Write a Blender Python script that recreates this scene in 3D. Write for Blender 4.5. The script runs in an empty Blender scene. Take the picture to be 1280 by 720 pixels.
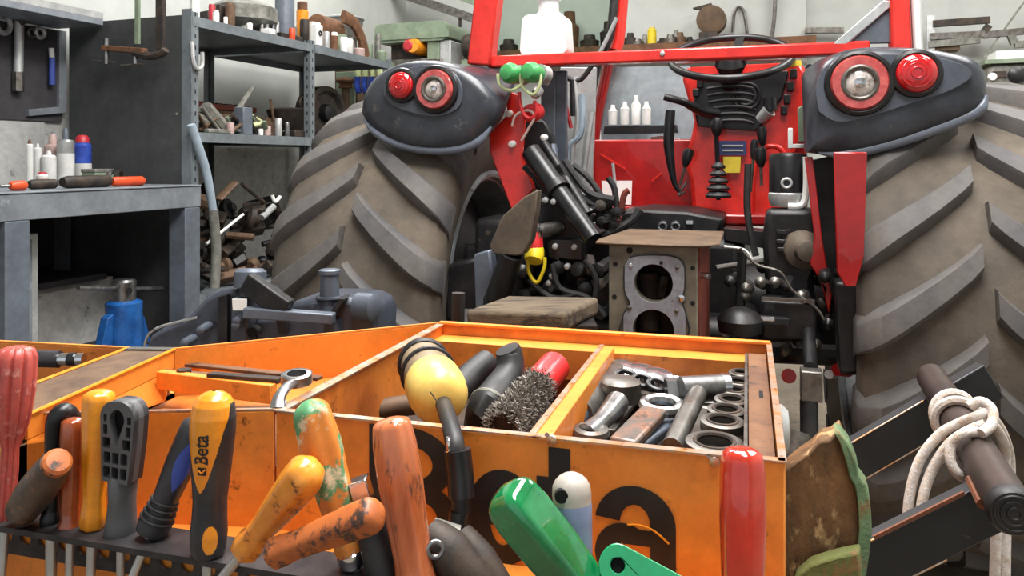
import bpy, bmesh, math, random
from mathutils import Vector as V, Matrix
from mathutils.geometry import tessellate_polygon
random.seed(7)
R = math.radians
scene = bpy.context.scene
COL = scene.collection

# ------------------------------------------------------------ camera
EYE = 1.15                      # eye height; the lens is kept level and shifted down
FPX = 1000.0                    # focal length in pixels of a 1280-wide frame
cd = bpy.data.cameras.new('camera')
cd.sensor_width = 36.0
cd.lens = FPX / 1280.0 * 36.0
cd.shift_y = -160.0 / 1280.0
cd.clip_start = 0.02
cam = bpy.data.objects.new('camera', cd)
cam.location = (0, 0, EYE)
cam.rotation_euler = (R(90), 0, 0)
COL.objects.link(cam)
scene.camera = cam

# ------------------------------------------------------------ world, lights, exposure
w = bpy.data.worlds.new('overcast_sky'); scene.world = w
w.use_nodes = True
bg = w.node_tree.nodes['Background']
bg.inputs['Color'].default_value = (0.90, 0.95, 1.0, 1)
bg.inputs['Strength'].default_value = 0.62      # overcast daylight through the open workshop door
vs = scene.view_settings
vs.view_transform = 'Standard'; vs.look = 'None'; vs.gamma = 1; vs.use_curve_mapping = False
vs.exposure = 0.34

def area_light(name, loc, sx, sy, energy, col=(1, 1, 1), rot=(0, 0, 0)):
    l = bpy.data.lights.new(name, 'AREA'); l.shape = 'RECTANGLE'
    l.size = sx; l.size_y = sy; l.energy = energy; l.color = col
    o = bpy.data.objects.new(name, l); o.location = loc; o.rotation_euler = rot
    COL.objects.link(o); return o

# unseen roof lights added for overhead light (their glowing sheets come with the ceiling)
ADDED_SKYLIGHTS = [((0.3, 1.2, 3.78), 1.2, 3.0), ((2.6, 2.6, 3.78), 1.2, 3.0), ((-0.6, 4.6, 3.78), 1.2, 2.4)]
SKY_W = [215, 95, 75]
for (p, sx, sy), e in zip(ADDED_SKYLIGHTS, SKY_W):
    area_light('added_overhead_light', p, sx, sy, e, (1.0, 0.98, 0.95))

# ------------------------------------------------------------ frames
def frame(x, y, deg, z=0):
    return Matrix.Translation((x, y, z)) @ Matrix.Rotation(R(-deg), 4, 'Z')
I4 = Matrix.Identity(4)
WT = frame(0.331, 2.225, 17.4)      # tractor: x right along the axle, y forward, lamps at y = 0
WR = frame(-1.44, 3.60, 20.0)       # room and shelving: x right, y along the wall
WB = frame(-0.2115, 0.7155, 16.4)   # tool chest: corner of the main tray

def ray(u, v):
    return V(((u - 640) / FPX, 1.0, (200 - v) / FPX))
def P(u, v, d):                      # world point seen at (u, v) at distance d
    r = ray(u, v); return V((r.x * d, d, EYE + r.z * d))
def hit(Wm, u, v, axis, val):        # local point on a plane of a frame
    inv = Wm.inverted(); o = inv @ V((0, 0, EYE)); r = inv.to_3x3() @ ray(u, v)
    return o + r * ((val - o[axis]) / r[axis])
def T(u, v, y): return hit(WT, u, v, 1, y)
def L2(Wm, p): return Wm @ V(p)

# ------------------------------------------------------------ mesh builder
def frames_along(pts):
    n = len(pts); tan = []
    for i in range(n):
        a = pts[max(i - 1, 0)]; b = pts[min(i + 1, n - 1)]
        t = (b - a); tan.append(t.normalized() if t.length > 1e-9 else V((0, 0, 1)))
    up = V((0, 0, 1)) if abs(tan[0].z) < .9 else V((0, 1, 0))
    x = up.cross(tan[0]).normalized(); out = []
    for t in tan:
        x = (x - t * x.dot(t)); x = x.normalized() if x.length > 1e-6 else t.orthogonal().normalized()
        out.append((t, x, t.cross(x)))
    return out
def smooth_path(pts, k=6):
    pts = [V(p) for p in pts]; out = []
    for i in range(len(pts) - 1):
        p0 = pts[max(i - 1, 0)]; p1 = pts[i]; p2 = pts[i + 1]; p3 = pts[min(i + 2, len(pts) - 1)]
        for j in range(k):
            t = j / k
            out.append(.5 * ((2 * p1) + (p2 - p0) * t + (2 * p0 - 5 * p1 + 4 * p2 - p3) * t * t + (3 * p1 - p0 - 3 * p2 + p3) * t ** 3))
    out.append(pts[-1]); return out

class MB:
    def __init__(s): s.v = []; s.f = []
    def add(s, vs, fs):
        b = len(s.v); s.v += [V(p) for p in vs]; s.f += [tuple(b + i for i in f) for f in fs]; return s
    def obox(s, c, ax, ay, az):          # centre and three half vectors
        c = V(c); ax = V(ax); ay = V(ay); az = V(az)
        if ax.cross(ay).dot(az) < 0: ax = -ax
        vs = [c + ax * i + ay * j + az * k for k in (-1, 1) for j in (-1, 1) for i in (-1, 1)]
        return s.add(vs, [(0, 2, 3, 1), (4, 5, 7, 6), (0, 1, 5, 4), (2, 6, 7, 3), (0, 4, 6, 2), (1, 3, 7, 5)])
    def box(s, x0, x1, y0, y1, z0, z1):
        return s.obox(((x0 + x1) / 2, (y0 + y1) / 2, (z0 + z1) / 2), (abs(x1 - x0) / 2, 0, 0), (0, abs(y1 - y0) / 2, 0), (0, 0, abs(z1 - z0) / 2))
    def bar(s, p0, p1, wd, ht, up=(0, 0, 1)):   # rectangular bar between two points
        p0 = V(p0); p1 = V(p1); t = (p1 - p0).normalized(); u = V(up)
        x = t.cross(u)
        if x.length < 1e-4: x = t.cross(V((0, 1, 0)))
        x.normalize(); u = x.cross(t)
        return s.obox((p0 + p1) / 2, (p1 - p0) / 2, x * wd / 2, u * ht / 2)
    def tube(s, pts, r, n=10, smooth=0, caps=True, sq=1.0):
        pts = smooth_path(pts, smooth) if smooth else [V(p) for p in pts]
        m = len(pts); fr = frames_along(pts); vs = []
        for i, (p, (t, x, y)) in enumerate(zip(pts, fr)):
            if callable(r): rr = r(i / (m - 1))
            elif isinstance(r, (list, tuple)):
                q = i / (m - 1) * (len(r) - 1); a = min(int(q), len(r) - 2); rr = r[a] + (r[a + 1] - r[a]) * (q - a)
            else: rr = r
            vs += [p + (x * math.cos(6.28319 * k / n) + y * math.sin(6.28319 * k / n) * sq) * rr for k in range(n)]
        fs = [(i * n + k, i * n + (k + 1) % n, (i + 1) * n + (k + 1) % n, (i + 1) * n + k) for i in range(m - 1) for k in range(n)]
        if caps: fs += [tuple(range(n))[::-1], tuple((m - 1) * n + k for k in range(n))]
        return s.add(vs, fs)
    def cyl(s, p0, p1, r0, r1=None, n=18): return s.tube([p0, p1], [r0, r0 if r1 is None else r1], n)
    def lathe(s, base, axis, prof, n=24, flute=None, xdir=None, sx=1, sy=1):
        base = V(base); a = V(axis).normalized(); x = V(xdir) if xdir else a.orthogonal()
        x = (x - a * x.dot(a)).normalized(); y = a.cross(x); vs = []; m = len(prof)
        for t, r in prof:
            for k in range(n):
                an = 6.28319 * k / n; q = r * (flute(an, t) if flute else 1)
                vs.append(base + a * t + x * math.cos(an) * q * sx + y * math.sin(an) * q * sy)
        fs = [(i * n + k, i * n + (k + 1) % n, (i + 1) * n + (k + 1) % n, (i + 1) * n + k) for i in range(m - 1) for k in range(n)]
        fs += [tuple(range(n))[::-1], tuple((m - 1) * n + k for k in range(n))]
        return s.add(vs, fs)
    def ell(s, c, rx, ry=None, rz=None, n=18, m=10):
        ry = rx if ry is None else ry; rz = rx if rz is None else rz; c = V(c)
        vs = []
        for i in range(m + 1):
            th = math.pi * i / m; q = max(math.sin(th), .02)
            vs += [c + V((rx * q * math.cos(6.28319 * k / n), ry * q * math.sin(6.28319 * k / n), -rz * math.cos(th))) for k in range(n)]
        fs = [(i * n + k, i * n + (k + 1) % n, (i + 1) * n + (k + 1) % n, (i + 1) * n + k) for i in range(m) for k in range(n)]
        fs += [tuple(range(n))[::-1], tuple(m * n + k for k in range(n))]
        return s.add(vs, fs)
    def torus(s, c, axis, r, t, n=32, m=8, ratio=1.0, xdir=None):
        c = V(c); a = V(axis).normalized(); x = V(xdir) if xdir else a.orthogonal(); x = (x - a * x.dot(a)).normalized(); y = a.cross(x); vs = []
        for i in range(n):
            q = 6.28319 * i / n; d = x * math.cos(q) + y * math.sin(q) * ratio
            for k in range(m):
                z = 6.28319 * k / m; vs.append(c + d * (r + t * math.cos(z)) + a * t * math.sin(z))
        return s.add(vs, [(i * m + k, ((i + 1) % n) * m + k, ((i + 1) % n) * m + (k + 1) % m, i * m + (k + 1) % m) for i in range(n) for k in range(m)])
    def plate(s, loops, mp, t0, t1):
        """outline + holes given in 2D, mapped by mp(a, b, t) to 3D between t0 and t1"""
        flat = [V((a, b, 0)) for lp in loops for a, b in lp]
        tris = tessellate_polygon([[V((a, b, 0)) for a, b in lp] for lp in loops]); n = len(flat)
        vs = [mp(p.x, p.y, t0) for p in flat] + [mp(p.x, p.y, t1) for p in flat]
        fs = []
        for t in tris:
            a, b, c = (flat[i] for i in t)
            if (b - a).cross(c - a).z < 0: t = t[::-1]
            fs += [tuple(t), tuple(n + i for i in t[::-1])]
        o = 0
        for li, lp in enumerate(loops):
            k = len(lp)
            for i in range(k):
                a, b = o + i, o + (i + 1) % k; fs.append((a, b, n + b, n + a))
            o += k
        return s.add(vs, fs)
    def prism(s, poly, vec):
        poly = [V(p) for p in poly]; vec = V(vec); n = len(poly)
        vs = poly + [p + vec for p in poly]
        return s.add(vs, [tuple(range(n))[::-1], tuple(range(n, 2 * n))] + [(i, (i + 1) % n, n + (i + 1) % n, n + i) for i in range(n)])
    def build(s, name, mat, parent=None, fr=None, smooth=38, bevel=0, seg=2, label=None, cat=None, group=None, kind=None, origin=None, twist=None):
        Mx = (fr or I4); pw = WORLD[parent.name] if parent else I4
        M2 = pw.inverted() @ Mx
        co = [M2 @ p for p in s.v]
        if origin is not None: c = M2 @ V(origin)
        else:
            lo = V([min(p[i] for p in co) for i in range(3)]); hi = V([max(p[i] for p in co) for i in range(3)])
            c = (lo + hi) / 2
            if parent is None: c.z = lo.z
        me = bpy.data.meshes.new(name); me.from_pydata([p - c for p in co], [], s.f); me.validate()
        bm = bmesh.new(); bm.from_mesh(me); bmesh.ops.recalc_face_normals(bm, faces=bm.faces); bm.to_mesh(me); bm.free()
        if smooth:
            me.polygons.foreach_set('use_smooth', [True] * len(me.polygons)); me.set_sharp_from_angle(angle=R(smooth))
        me.materials.append(MT[mat])
        o = bpy.data.objects.new(name, me); COL.objects.link(o); o.location = c
        if parent: o.parent = parent
        WORLD[o.name] = pw @ Matrix.Translation(c)
        if bevel:
            m = o.modifiers.new('edge', 'BEVEL'); m.width = bevel; m.segments = seg; m.limit_method = 'ANGLE'; m.angle_limit = R(40)
        return tag(o, label, cat, group, kind)
WORLD = {}
def tag(o, label=None, cat=None, group=None, kind=None):
    if label: o['label'] = label
    if cat: o['category'] = cat
    if group: o['group'] = group
    if kind: o['kind'] = kind
    return o
def thing(name, label, cat, loc, group=None, fr=None):
    o = bpy.data.objects.new(name, None); COL.objects.link(o); o.empty_display_size = .05
    Mx = fr.copy() if fr else Matrix.Translation(loc)
    if fr: Mx = fr @ Matrix.Translation(loc)
    o.matrix_world = Mx; WORLD[o.name] = Mx
    return tag(o, label, cat, group)
def arc(cx, cy, rx, ry, a0, a1, n):
    return [(cx + rx * math.cos(R(a0 + (a1 - a0) * i / n)), cy + ry * math.sin(R(a0 + (a1 - a0) * i / n))) for i in range(n + 1)]
def circ(cx, cy, r, n=24, ry=None): return arc(cx, cy, r, ry or r, 0, 360, n)[:-1]
def rrect(x0, x1, y0, y1, r, n=5):
    return arc(x1 - r, y1 - r, r, r, 0, 90, n) + arc(x0 + r, y1 - r, r, r, 90, 180, n) + arc(x0 + r, y0 + r, r, r, 180, 270, n) + arc(x1 - r, y0 + r, r, r, 270, 360, n)

# ------------------------------------------------------------ materials
MT = {}
def lin(c): return tuple(((x / 255) / 12.92 if x / 255 <= .04045 else ((x / 255 + .055) / 1.055) ** 2.4) for x in c) + (1,)
def mat(name, col, rough=.5, metal=0, col2=None, ns=6, amt=1.0, bump=0, bs=60, wear=None, ws=30, wt=.62, trans=0, ior=1.45, coat=0, spec=.5, stretch=None, lo=.4, hi=.65, sss=0, emit=0, fine=26, fa=1.0):
    m = bpy.data.materials.new(name); m.use_nodes = True; MT[name] = m
    nt = m.node_tree; N = nt.nodes; Lk = nt.links.new; b = N['Principled BSDF']
    tc = N.new('ShaderNodeTexCoord'); src = tc.outputs['Object']
    if stretch:
        mp = N.new('ShaderNodeMapping'); mp.inputs['Scale'].default_value = stretch; Lk(src, mp.inputs['Vector']); src = mp.outputs['Vector']
    def noise(sc, det=5, rg=.6):
        n = N.new('ShaderNodeTexNoise'); n.inputs['Scale'].default_value = sc; n.inputs['Detail'].default_value = det; n.inputs['Roughness'].default_value = rg
        Lk(src, n.inputs['Vector']); return n.outputs['Fac']
    def rampf(s, a, c):
        r = N.new('ShaderNodeMapRange'); r.inputs['From Min'].default_value = a; r.inputs['From Max'].default_value = c; Lk(s, r.inputs['Value']); return r.outputs['Result']
    def mix(f, A, B):
        x = N.new('ShaderNodeMix'); x.data_type = 'RGBA'; Lk(f, x.inputs['Factor'])
        for sck, vv in ((x.inputs['A'], A), (x.inputs['B'], B)):
            if isinstance(vv, tuple): sck.default_value = vv
            else: Lk(vv, sck)
        return x.outputs['Result']
    c = lin(col)
    if col2:
        f = rampf(noise(ns), lo, hi)
        if amt < 1:
            mm = N.new('ShaderNodeMath'); mm.operation = 'MULTIPLY'; mm.inputs[1].default_value = amt; Lk(f, mm.inputs[0]); f = mm.outputs[0]
        c = mix(f, c, lin(col2))
    if wear: c = mix(rampf(noise(ws, 8, .7), wt - .055, wt + .03), c, lin(wear))
    if not emit and trans < .5:          # fine mottling of handled, dusty surfaces
        k = N.new('ShaderNodeMapRange'); k.inputs['From Min'].default_value = .3; k.inputs['From Max'].default_value = .7
        k.inputs['To Min'].default_value = 1 - .22 * fa; k.inputs['To Max'].default_value = 1 + .14 * fa; Lk(noise(fine, 6, .7), k.inputs['Value'])
        x = N.new('ShaderNodeVectorMath'); x.operation = 'SCALE'
        if isinstance(c, tuple): x.inputs[0].default_value = c[:3]
        else: Lk(c, x.inputs[0])
        Lk(k.outputs['Result'], x.inputs['Scale']); c = x.outputs['Vector']
    if isinstance(c, tuple): b.inputs['Base Color'].default_value = c
    else: Lk(c, b.inputs['Base Color'])
    b.inputs['Roughness'].default_value = rough; b.inputs['Metallic'].default_value = metal
    b.inputs['Transmission Weight'].default_value = trans; b.inputs['IOR'].default_value = ior
    b.inputs['Coat Weight'].default_value = coat; b.inputs['Specular IOR Level'].default_value = spec
    if sss: b.inputs['Subsurface Weight'].default_value = sss; b.inputs['Subsurface Radius'].default_value = (.02, .012, .006); b.inputs['Subsurface Scale'].default_value = .5
    if emit:
        b.inputs['Emission Color'].default_value = lin(col); b.inputs['Emission Strength'].default_value = emit
    if bump:
        bp = N.new('ShaderNodeBump'); bp.inputs['Strength'].default_value = bump; bp.inputs['Distance'].default_value = .004
        Lk(noise(bs, 6, .65), bp.inputs['Height']); Lk(bp.outputs['Normal'], b.inputs['Normal'])
    return m

mat('wall_paint', (190, 192, 187), .9, col2=(176, 179, 174), ns=1.2, bump=.15, bs=30, wear=(176, 178, 172), ws=4, wt=.68, fine=4, fa=.4)
mat('wall_lower', (176, 176, 172), .9, col2=(150, 150, 148), ns=3, bump=.25, bs=25, wear=(120, 118, 114), ws=9, wt=.66)
mat('wall_base_lit', (214, 213, 208), .9, col2=(186, 185, 180), ns=5, bump=.3, bs=30, wear=(120, 118, 112), ws=9, wt=.66)  # near-white to make up for light missing under the bench
mat('concrete', (136, 124, 108), .85, col2=(110, 100, 88), ns=2.0, bump=.3, bs=20, wear=(96, 88, 80), ws=5, wt=.66)
mat('ceiling_white', (225, 226, 224), .9)
mat('added_light_sheet', (245, 250, 255), .5, emit=1.5)  # glow for the added roof lights
mat('orange', (234, 146, 58), .42, col2=(222, 126, 44), ns=7, bump=.05, bs=90, wear=(128, 72, 34), ws=42, wt=.67)
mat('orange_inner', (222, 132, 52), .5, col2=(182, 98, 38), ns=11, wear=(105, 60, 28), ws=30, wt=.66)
mat('bare_edge', (190, 178, 165), .35, .7, col2=(214, 140, 70), ns=40, wear=(110, 70, 40), ws=60, wt=.62)
mat('white_hazy', (206, 208, 204), .4)
mat('grime', (48, 40, 36), .8, col2=(70, 54, 42), ns=30)
mat('letter_black', (26, 24, 26), .5, col2=(40, 36, 36), ns=30, wear=(190, 100, 40), ws=45, wt=.74)
mat('rack_black', (44, 43, 46), .5, .3, col2=(66, 62, 62), ns=40, wear=(110, 92, 80), ws=60, wt=.7)
mat('red_shaded', (158, 24, 22), .28, col2=(138, 20, 19), ns=4, coat=.4, wear=(120, 26, 22), ws=40, wt=.74)  # the tractor's red, darkened to hold the shade of its recesses
mat('red_lit', (218, 50, 40), .28, col2=(200, 38, 31), ns=4, coat=.3)  # same red paint, brightened for the parts that catch the light
mat('fender_black', (58, 61, 68), .27, col2=(44, 46, 52), ns=7, bump=.06, bs=150, wear=(92, 88, 84), ws=20, wt=.68)
mat('fender_lip_sheen', (116, 124, 138), .3, col2=(96, 102, 114), ns=6)  # lightened fender colour that carries the lip's reflected light
mat('tyre', (74, 69, 64), .8, col2=(106, 95, 82), ns=3.5, bump=.3, bs=70, lo=.3, hi=.7)
mat('lug', (72, 72, 76), .66, col2=(96, 90, 84), ns=5, bump=.2, bs=70, lo=.35, hi=.7)
mat('rim_grey', (150, 156, 160), .45, .2, col2=(112, 114, 114), ns=5, wear=(78, 70, 62), ws=12, wt=.64)
mat('disc_dark', (70, 70, 70), .5, .3, col2=(50, 49, 48), ns=8, wear=(96, 86, 76), ws=20, wt=.66)
mat('cast_black', (22, 22, 24), .42, .2, col2=(38, 36, 36), ns=14, bump=.25, bs=60, wear=(78, 66, 56), ws=22, wt=.68)
mat('black_plastic', (20, 20, 22), .34, col2=(32, 32, 34), ns=20)
mat('black_rubber', (28, 28, 30), .5, col2=(44, 42, 42), ns=30)
mat('lens_red', (214, 22, 28), .08, coat=1, trans=.25, col2=(190, 14, 20), ns=20)
mat('lens_ring', (188, 66, 62), .12, coat=1, trans=.15, col2=(206, 96, 90), ns=60)
mat('lens_clear', (214, 206, 200), .1, coat=1, col2=(128, 116, 110), ns=60)
mat('chrome', (214, 216, 220), .16, 1)
mat('steel', (160, 161, 162), .30, .9, col2=(116, 113, 110), ns=40, wear=(92, 80, 70), ws=60, wt=.68)
mat('dull_steel', (120, 117, 112), .42, .75, col2=(84, 78, 72), ns=30, bump=.1, bs=120, wear=(84, 66, 52), ws=45, wt=.64)
mat('shaft_steel', (190, 192, 194), .35, .85)
mat('glass', (196, 210, 200), .03, trans=1, ior=1.02, spec=.6)
mat('grey_glass', (150, 160, 164), .08, col2=(110, 118, 124), ns=2.0, coat=.6)
mat('grey_paint', (98, 106, 116), .45, col2=(84, 90, 98), ns=8, wear=(126, 130, 134), ws=30, wt=.70)
mat('bench_grey', (124, 130, 136), .5, col2=(104, 110, 116), ns=5, wear=(150, 156, 164), ws=9, wt=.66)
mat('shelf_grey', (112, 120, 124), .5, col2=(98, 104, 108), ns=8, wear=(70, 66, 62), ws=25, wt=.68)
mat('panel_dark', (70, 71, 72), .6, col2=(58, 59, 60), ns=5, wear=(48, 47, 46), ws=9, wt=.66)
mat('board_dark', (52, 50, 54), .7, col2=(64, 62, 64), ns=6)
mat('grey_casting', (72, 77, 88), .35, .2, col2=(54, 58, 66), ns=12, bump=.15, bs=50, wear=(120, 126, 136), ws=26, wt=.70)
mat('bluish_steel', (104, 112, 124), .42, .4, col2=(84, 90, 100), ns=14)
mat('blue_paint', (34, 92, 160), .4, col2=(24, 70, 128), ns=18, wear=(60, 56, 52), ws=30, wt=.68)
mat('white_plastic', (222, 226, 225), .35, fa=.1)
mat('white_print', (226, 226, 222), .6, fa=.3)
mat('aluminium', (196, 198, 196), .4, .5, col2=(170, 172, 172), ns=10)
mat('wood_old', (98, 84, 66), .85, col2=(72, 60, 46), ns=20, bump=1.0, bs=60, stretch=(.3, 1, 1), wear=(52, 42, 34), ws=40, wt=.58)
mat('wood_brown', (124, 90, 56), .9, col2=(76, 56, 36), ns=22, bump=1.0, bs=60, wear=(172, 142, 100), ws=40, wt=.60, stretch=(1, 1, .5))
mat('wood_green', (92, 118, 84), .85, col2=(112, 132, 92), ns=26, bump=.9, bs=70, wear=(122, 98, 62), ws=40, wt=.57)
mat('wood_olive', (112, 116, 62), .85, col2=(92, 100, 60), ns=26, bump=.8, bs=70, wear=(128, 100, 62), ws=40, wt=.57)
mat('rust_edge', (124, 74, 50), .7, .2, col2=(96, 60, 44), ns=40)
mat('rust_brown', (120, 84, 58), .75, .2, col2=(96, 66, 48), ns=16, bump=.2, bs=60, wear=(72, 52, 42), ws=30, wt=.62)
mat('earth_steel', (104, 92, 78), .6, .3, col2=(80, 72, 64), ns=10, bump=.15, bs=40, wear=(66, 58, 52), ws=20, wt=.64)
mat('block_iron', (118, 112, 98), .6, .3, col2=(92, 87, 77), ns=14, bump=.2, bs=60, wear=(110, 66, 50), ws=18, wt=.70)
mat('block_red', (118, 52, 38), .7, .1, col2=(90, 42, 32), ns=14)
mat('gasket', (140, 142, 150), .5, .2, col2=(118, 118, 126), ns=30, wear=(90, 84, 82), ws=40, wt=.68)
mat('cover_tan', (100, 80, 60), .7, .1, col2=(74, 58, 44), ns=14, wear=(84, 62, 46), ws=30, wt=.64)
mat('dark_hole', (16, 15, 16), .9)
mat('green_cap', (64, 150, 84), .4, coat=.3)
mat('red_cap', (206, 40, 44), .4, coat=.3)
mat('yellow_cap', (222, 196, 40), .4)
mat('cream_rubber', (190, 200, 150), .5)
mat('machine_green', (124, 138, 116), .5, col2=(106, 120, 100), ns=8)
mat('rope_white', (212, 204, 198), .85, col2=(196, 178, 160), ns=120, bump=.6, bs=300)
mat('black_paint', (42, 43, 46), .42, .2, col2=(30, 30, 32), ns=14, wear=(120, 108, 98), ws=30, wt=.72)
mat('pipe_brown', (74, 62, 58), .45, .5, col2=(54, 46, 44), ns=14, wear=(100, 76, 62), ws=26, wt=.64)
mat('hose_grey', (150, 164, 176), .45)
mat('scrap_dark', (50, 46, 44), .6, .4, col2=(76, 64, 54), ns=20, bump=.2, bs=60)
mat('scrap_brown', (112, 88, 68), .7, .3, col2=(80, 62, 50), ns=20)
mat('scrap_grey', (140, 140, 132), .6, .4, col2=(104, 102, 96), ns=20)
# tool handles
mat('h_red', (232, 70, 44), .15, trans=.3, coat=.8, col2=(214, 52, 36), ns=40)
mat('h_red_dull', (208, 96, 86), .35, trans=.25, col2=(176, 74, 66), ns=60, wear=(226, 150, 140), ws=60, wt=.6)
mat('h_amber', (170, 84, 44), .2, trans=.2, coat=.7, col2=(140, 62, 32), ns=40)
mat('h_orange', (240, 152, 36), .3, coat=.3, col2=(226, 132, 28), ns=30, wear=(150, 88, 36), ws=70, wt=.68)
mat('h_orange_spot', (232, 150, 50), .28, coat=.3, col2=(212, 120, 40), ns=40, wear=(96, 64, 36), ws=80, wt=.62)
mat('h_wood_orange', (206, 120, 76), .25, coat=.5, col2=(172, 84, 46), ns=30, stretch=(1, 1, .25), wear=(92, 58, 46), ws=90, wt=.60)
mat('h_brown_orange', (198, 110, 52), .45, col2=(160, 84, 42), ns=22, wear=(62, 46, 38), ws=60, wt=.57)
mat('h_green_orange', (214, 130, 54), .4, col2=(86, 146, 100), ns=34, lo=.50, hi=.54, wear=(224, 206, 172), ws=44, wt=.58)
mat('h_black', (40, 40, 44), .42, col2=(54, 52, 54), ns=40)
mat('h_black_worn', (52, 46, 44), .4, col2=(80, 60, 48), ns=50, wear=(126, 82, 58), ws=90, wt=.62)
mat('h_blue', (56, 74, 150), .35)
mat('h_grey', (88, 88, 90), .45, col2=(74, 74, 76), ns=30)
mat('h_lightgrey', (182, 174, 164), .4, col2=(150, 142, 134), ns=20)
mat('h_bluegrey', (122, 134, 164), .4)
mat('h_green', (20, 150, 84), .12, trans=.35, coat=1, col2=(14, 112, 60), ns=20)
mat('h_green_solid', (28, 150, 96), .3, coat=.5, wear=(190, 220, 200), ws=80, wt=.70)
mat('yellow_bulb', (232, 206, 112), .4, col2=(216, 178, 88), ns=20, coat=.2)
mat('grey_sleeve', (150, 132, 104), .45, col2=(110, 92, 74), ns=20)
mat('brush_wire', (150, 142, 132), .6, .4, col2=(70, 64, 60), ns=200)
mat('orange_red', (206, 74, 34), .4, wear=(120, 50, 30), ws=60, wt=.66)
mat('can_blue', (44, 64, 150), .3, col2=(60, 90, 180), ns=20)
mat('can_white', (214, 214, 210), .4, col2=(186, 186, 182), ns=14)
mat('can_silver', (176, 178, 176), .3, .6)
mat('can_red', (176, 44, 54), .4)
mat('pink_grey', (176, 150, 144), .5)
mat('rusty_steel', (118, 110, 104), .4, .6, col2=(160, 116, 92), ns=50, wear=(92, 80, 74), ws=60, wt=.6)
mat('face_grey', (84, 89, 99), .3, col2=(70, 74, 82), ns=6)
mat('yellow_label', (214, 190, 60), .5)
mat('blue_label', (52, 60, 100), .4)

# ============================================================ room
def mesh1(): return MB()
XL, XR, YF, YB, ZC = -0.80, 5.6, -6.5, 3.6, 3.9     # room extents in the room frame (open on the YF side)
MB().box(XL - .3, XR + .3, YF, YB + .3, -.12, 0).build('floor', 'concrete', fr=WR, kind='structure')
MB().box(XL - .2, XL, YF, YB + .2, 0, ZC).build('wall_left', 'wall_paint', fr=WR, kind='structure')
MB().box(XL, XR, YB, YB + .2, 0, ZC).build('wall_back', 'wall_paint', fr=WR, kind='structure')
MB().box(XR, XR + .2, YF, YB + .2, 0, ZC).build('wall_right', 'wall_paint', fr=WR, kind='structure')
MB().box(XL - .2, XR + .2, YF, YB + .2, ZC, ZC + .12).build('ceiling', 'ceiling_white', fr=WR, kind='structure')
for i, ((px, py, pz), sx, sy) in enumerate(ADDED_SKYLIGHTS):
    MB().box(px - sx / 2, px + sx / 2, py - sy / 2, py + sy / 2, ZC - .05, ZC - .03).build('window_%d' % (i + 1), 'added_light_sheet', kind='structure')  # glowing sheet of an added, unseen roof light
# grey cement skirting of the wall behind the bench
MB().box(XL, XL + .012, YF, YB, 0, 1.36).build('trim_1', 'wall_lower', fr=WR, kind='structure')
MB().box(XL + .012, -.40, YF, -.06, 0, .615).build('trim_3', 'wall_base_lit', fr=WR, kind='structure')  # block added under the bench, its lit look put into pale colour
# pilaster on the back wall
a = hit(WR, 966, 50, 1, YB - .06); b = hit(WR, 1008, 50, 1, YB - .06)
MB().box(a.x, b.x, YB - .06, YB, 0, ZC).build('trim_2', 'wall_paint', fr=WR, kind='structure', bevel=.005)
a = hit(WR, 505, 2, 1, YB - .3); b = hit(WR, 592, 22, 1, YB - .05)

# ============================================================ tractor
tr = thing('tractor', 'red tractor with black fenders and big lugged rear tyres, seat removed', 'tractor', (0, 0, 0), fr=WT)
def tp(mb, name, m, parent=None, **k): return mb.build(name, m, parent or tr, fr=WT, **k)
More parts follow.
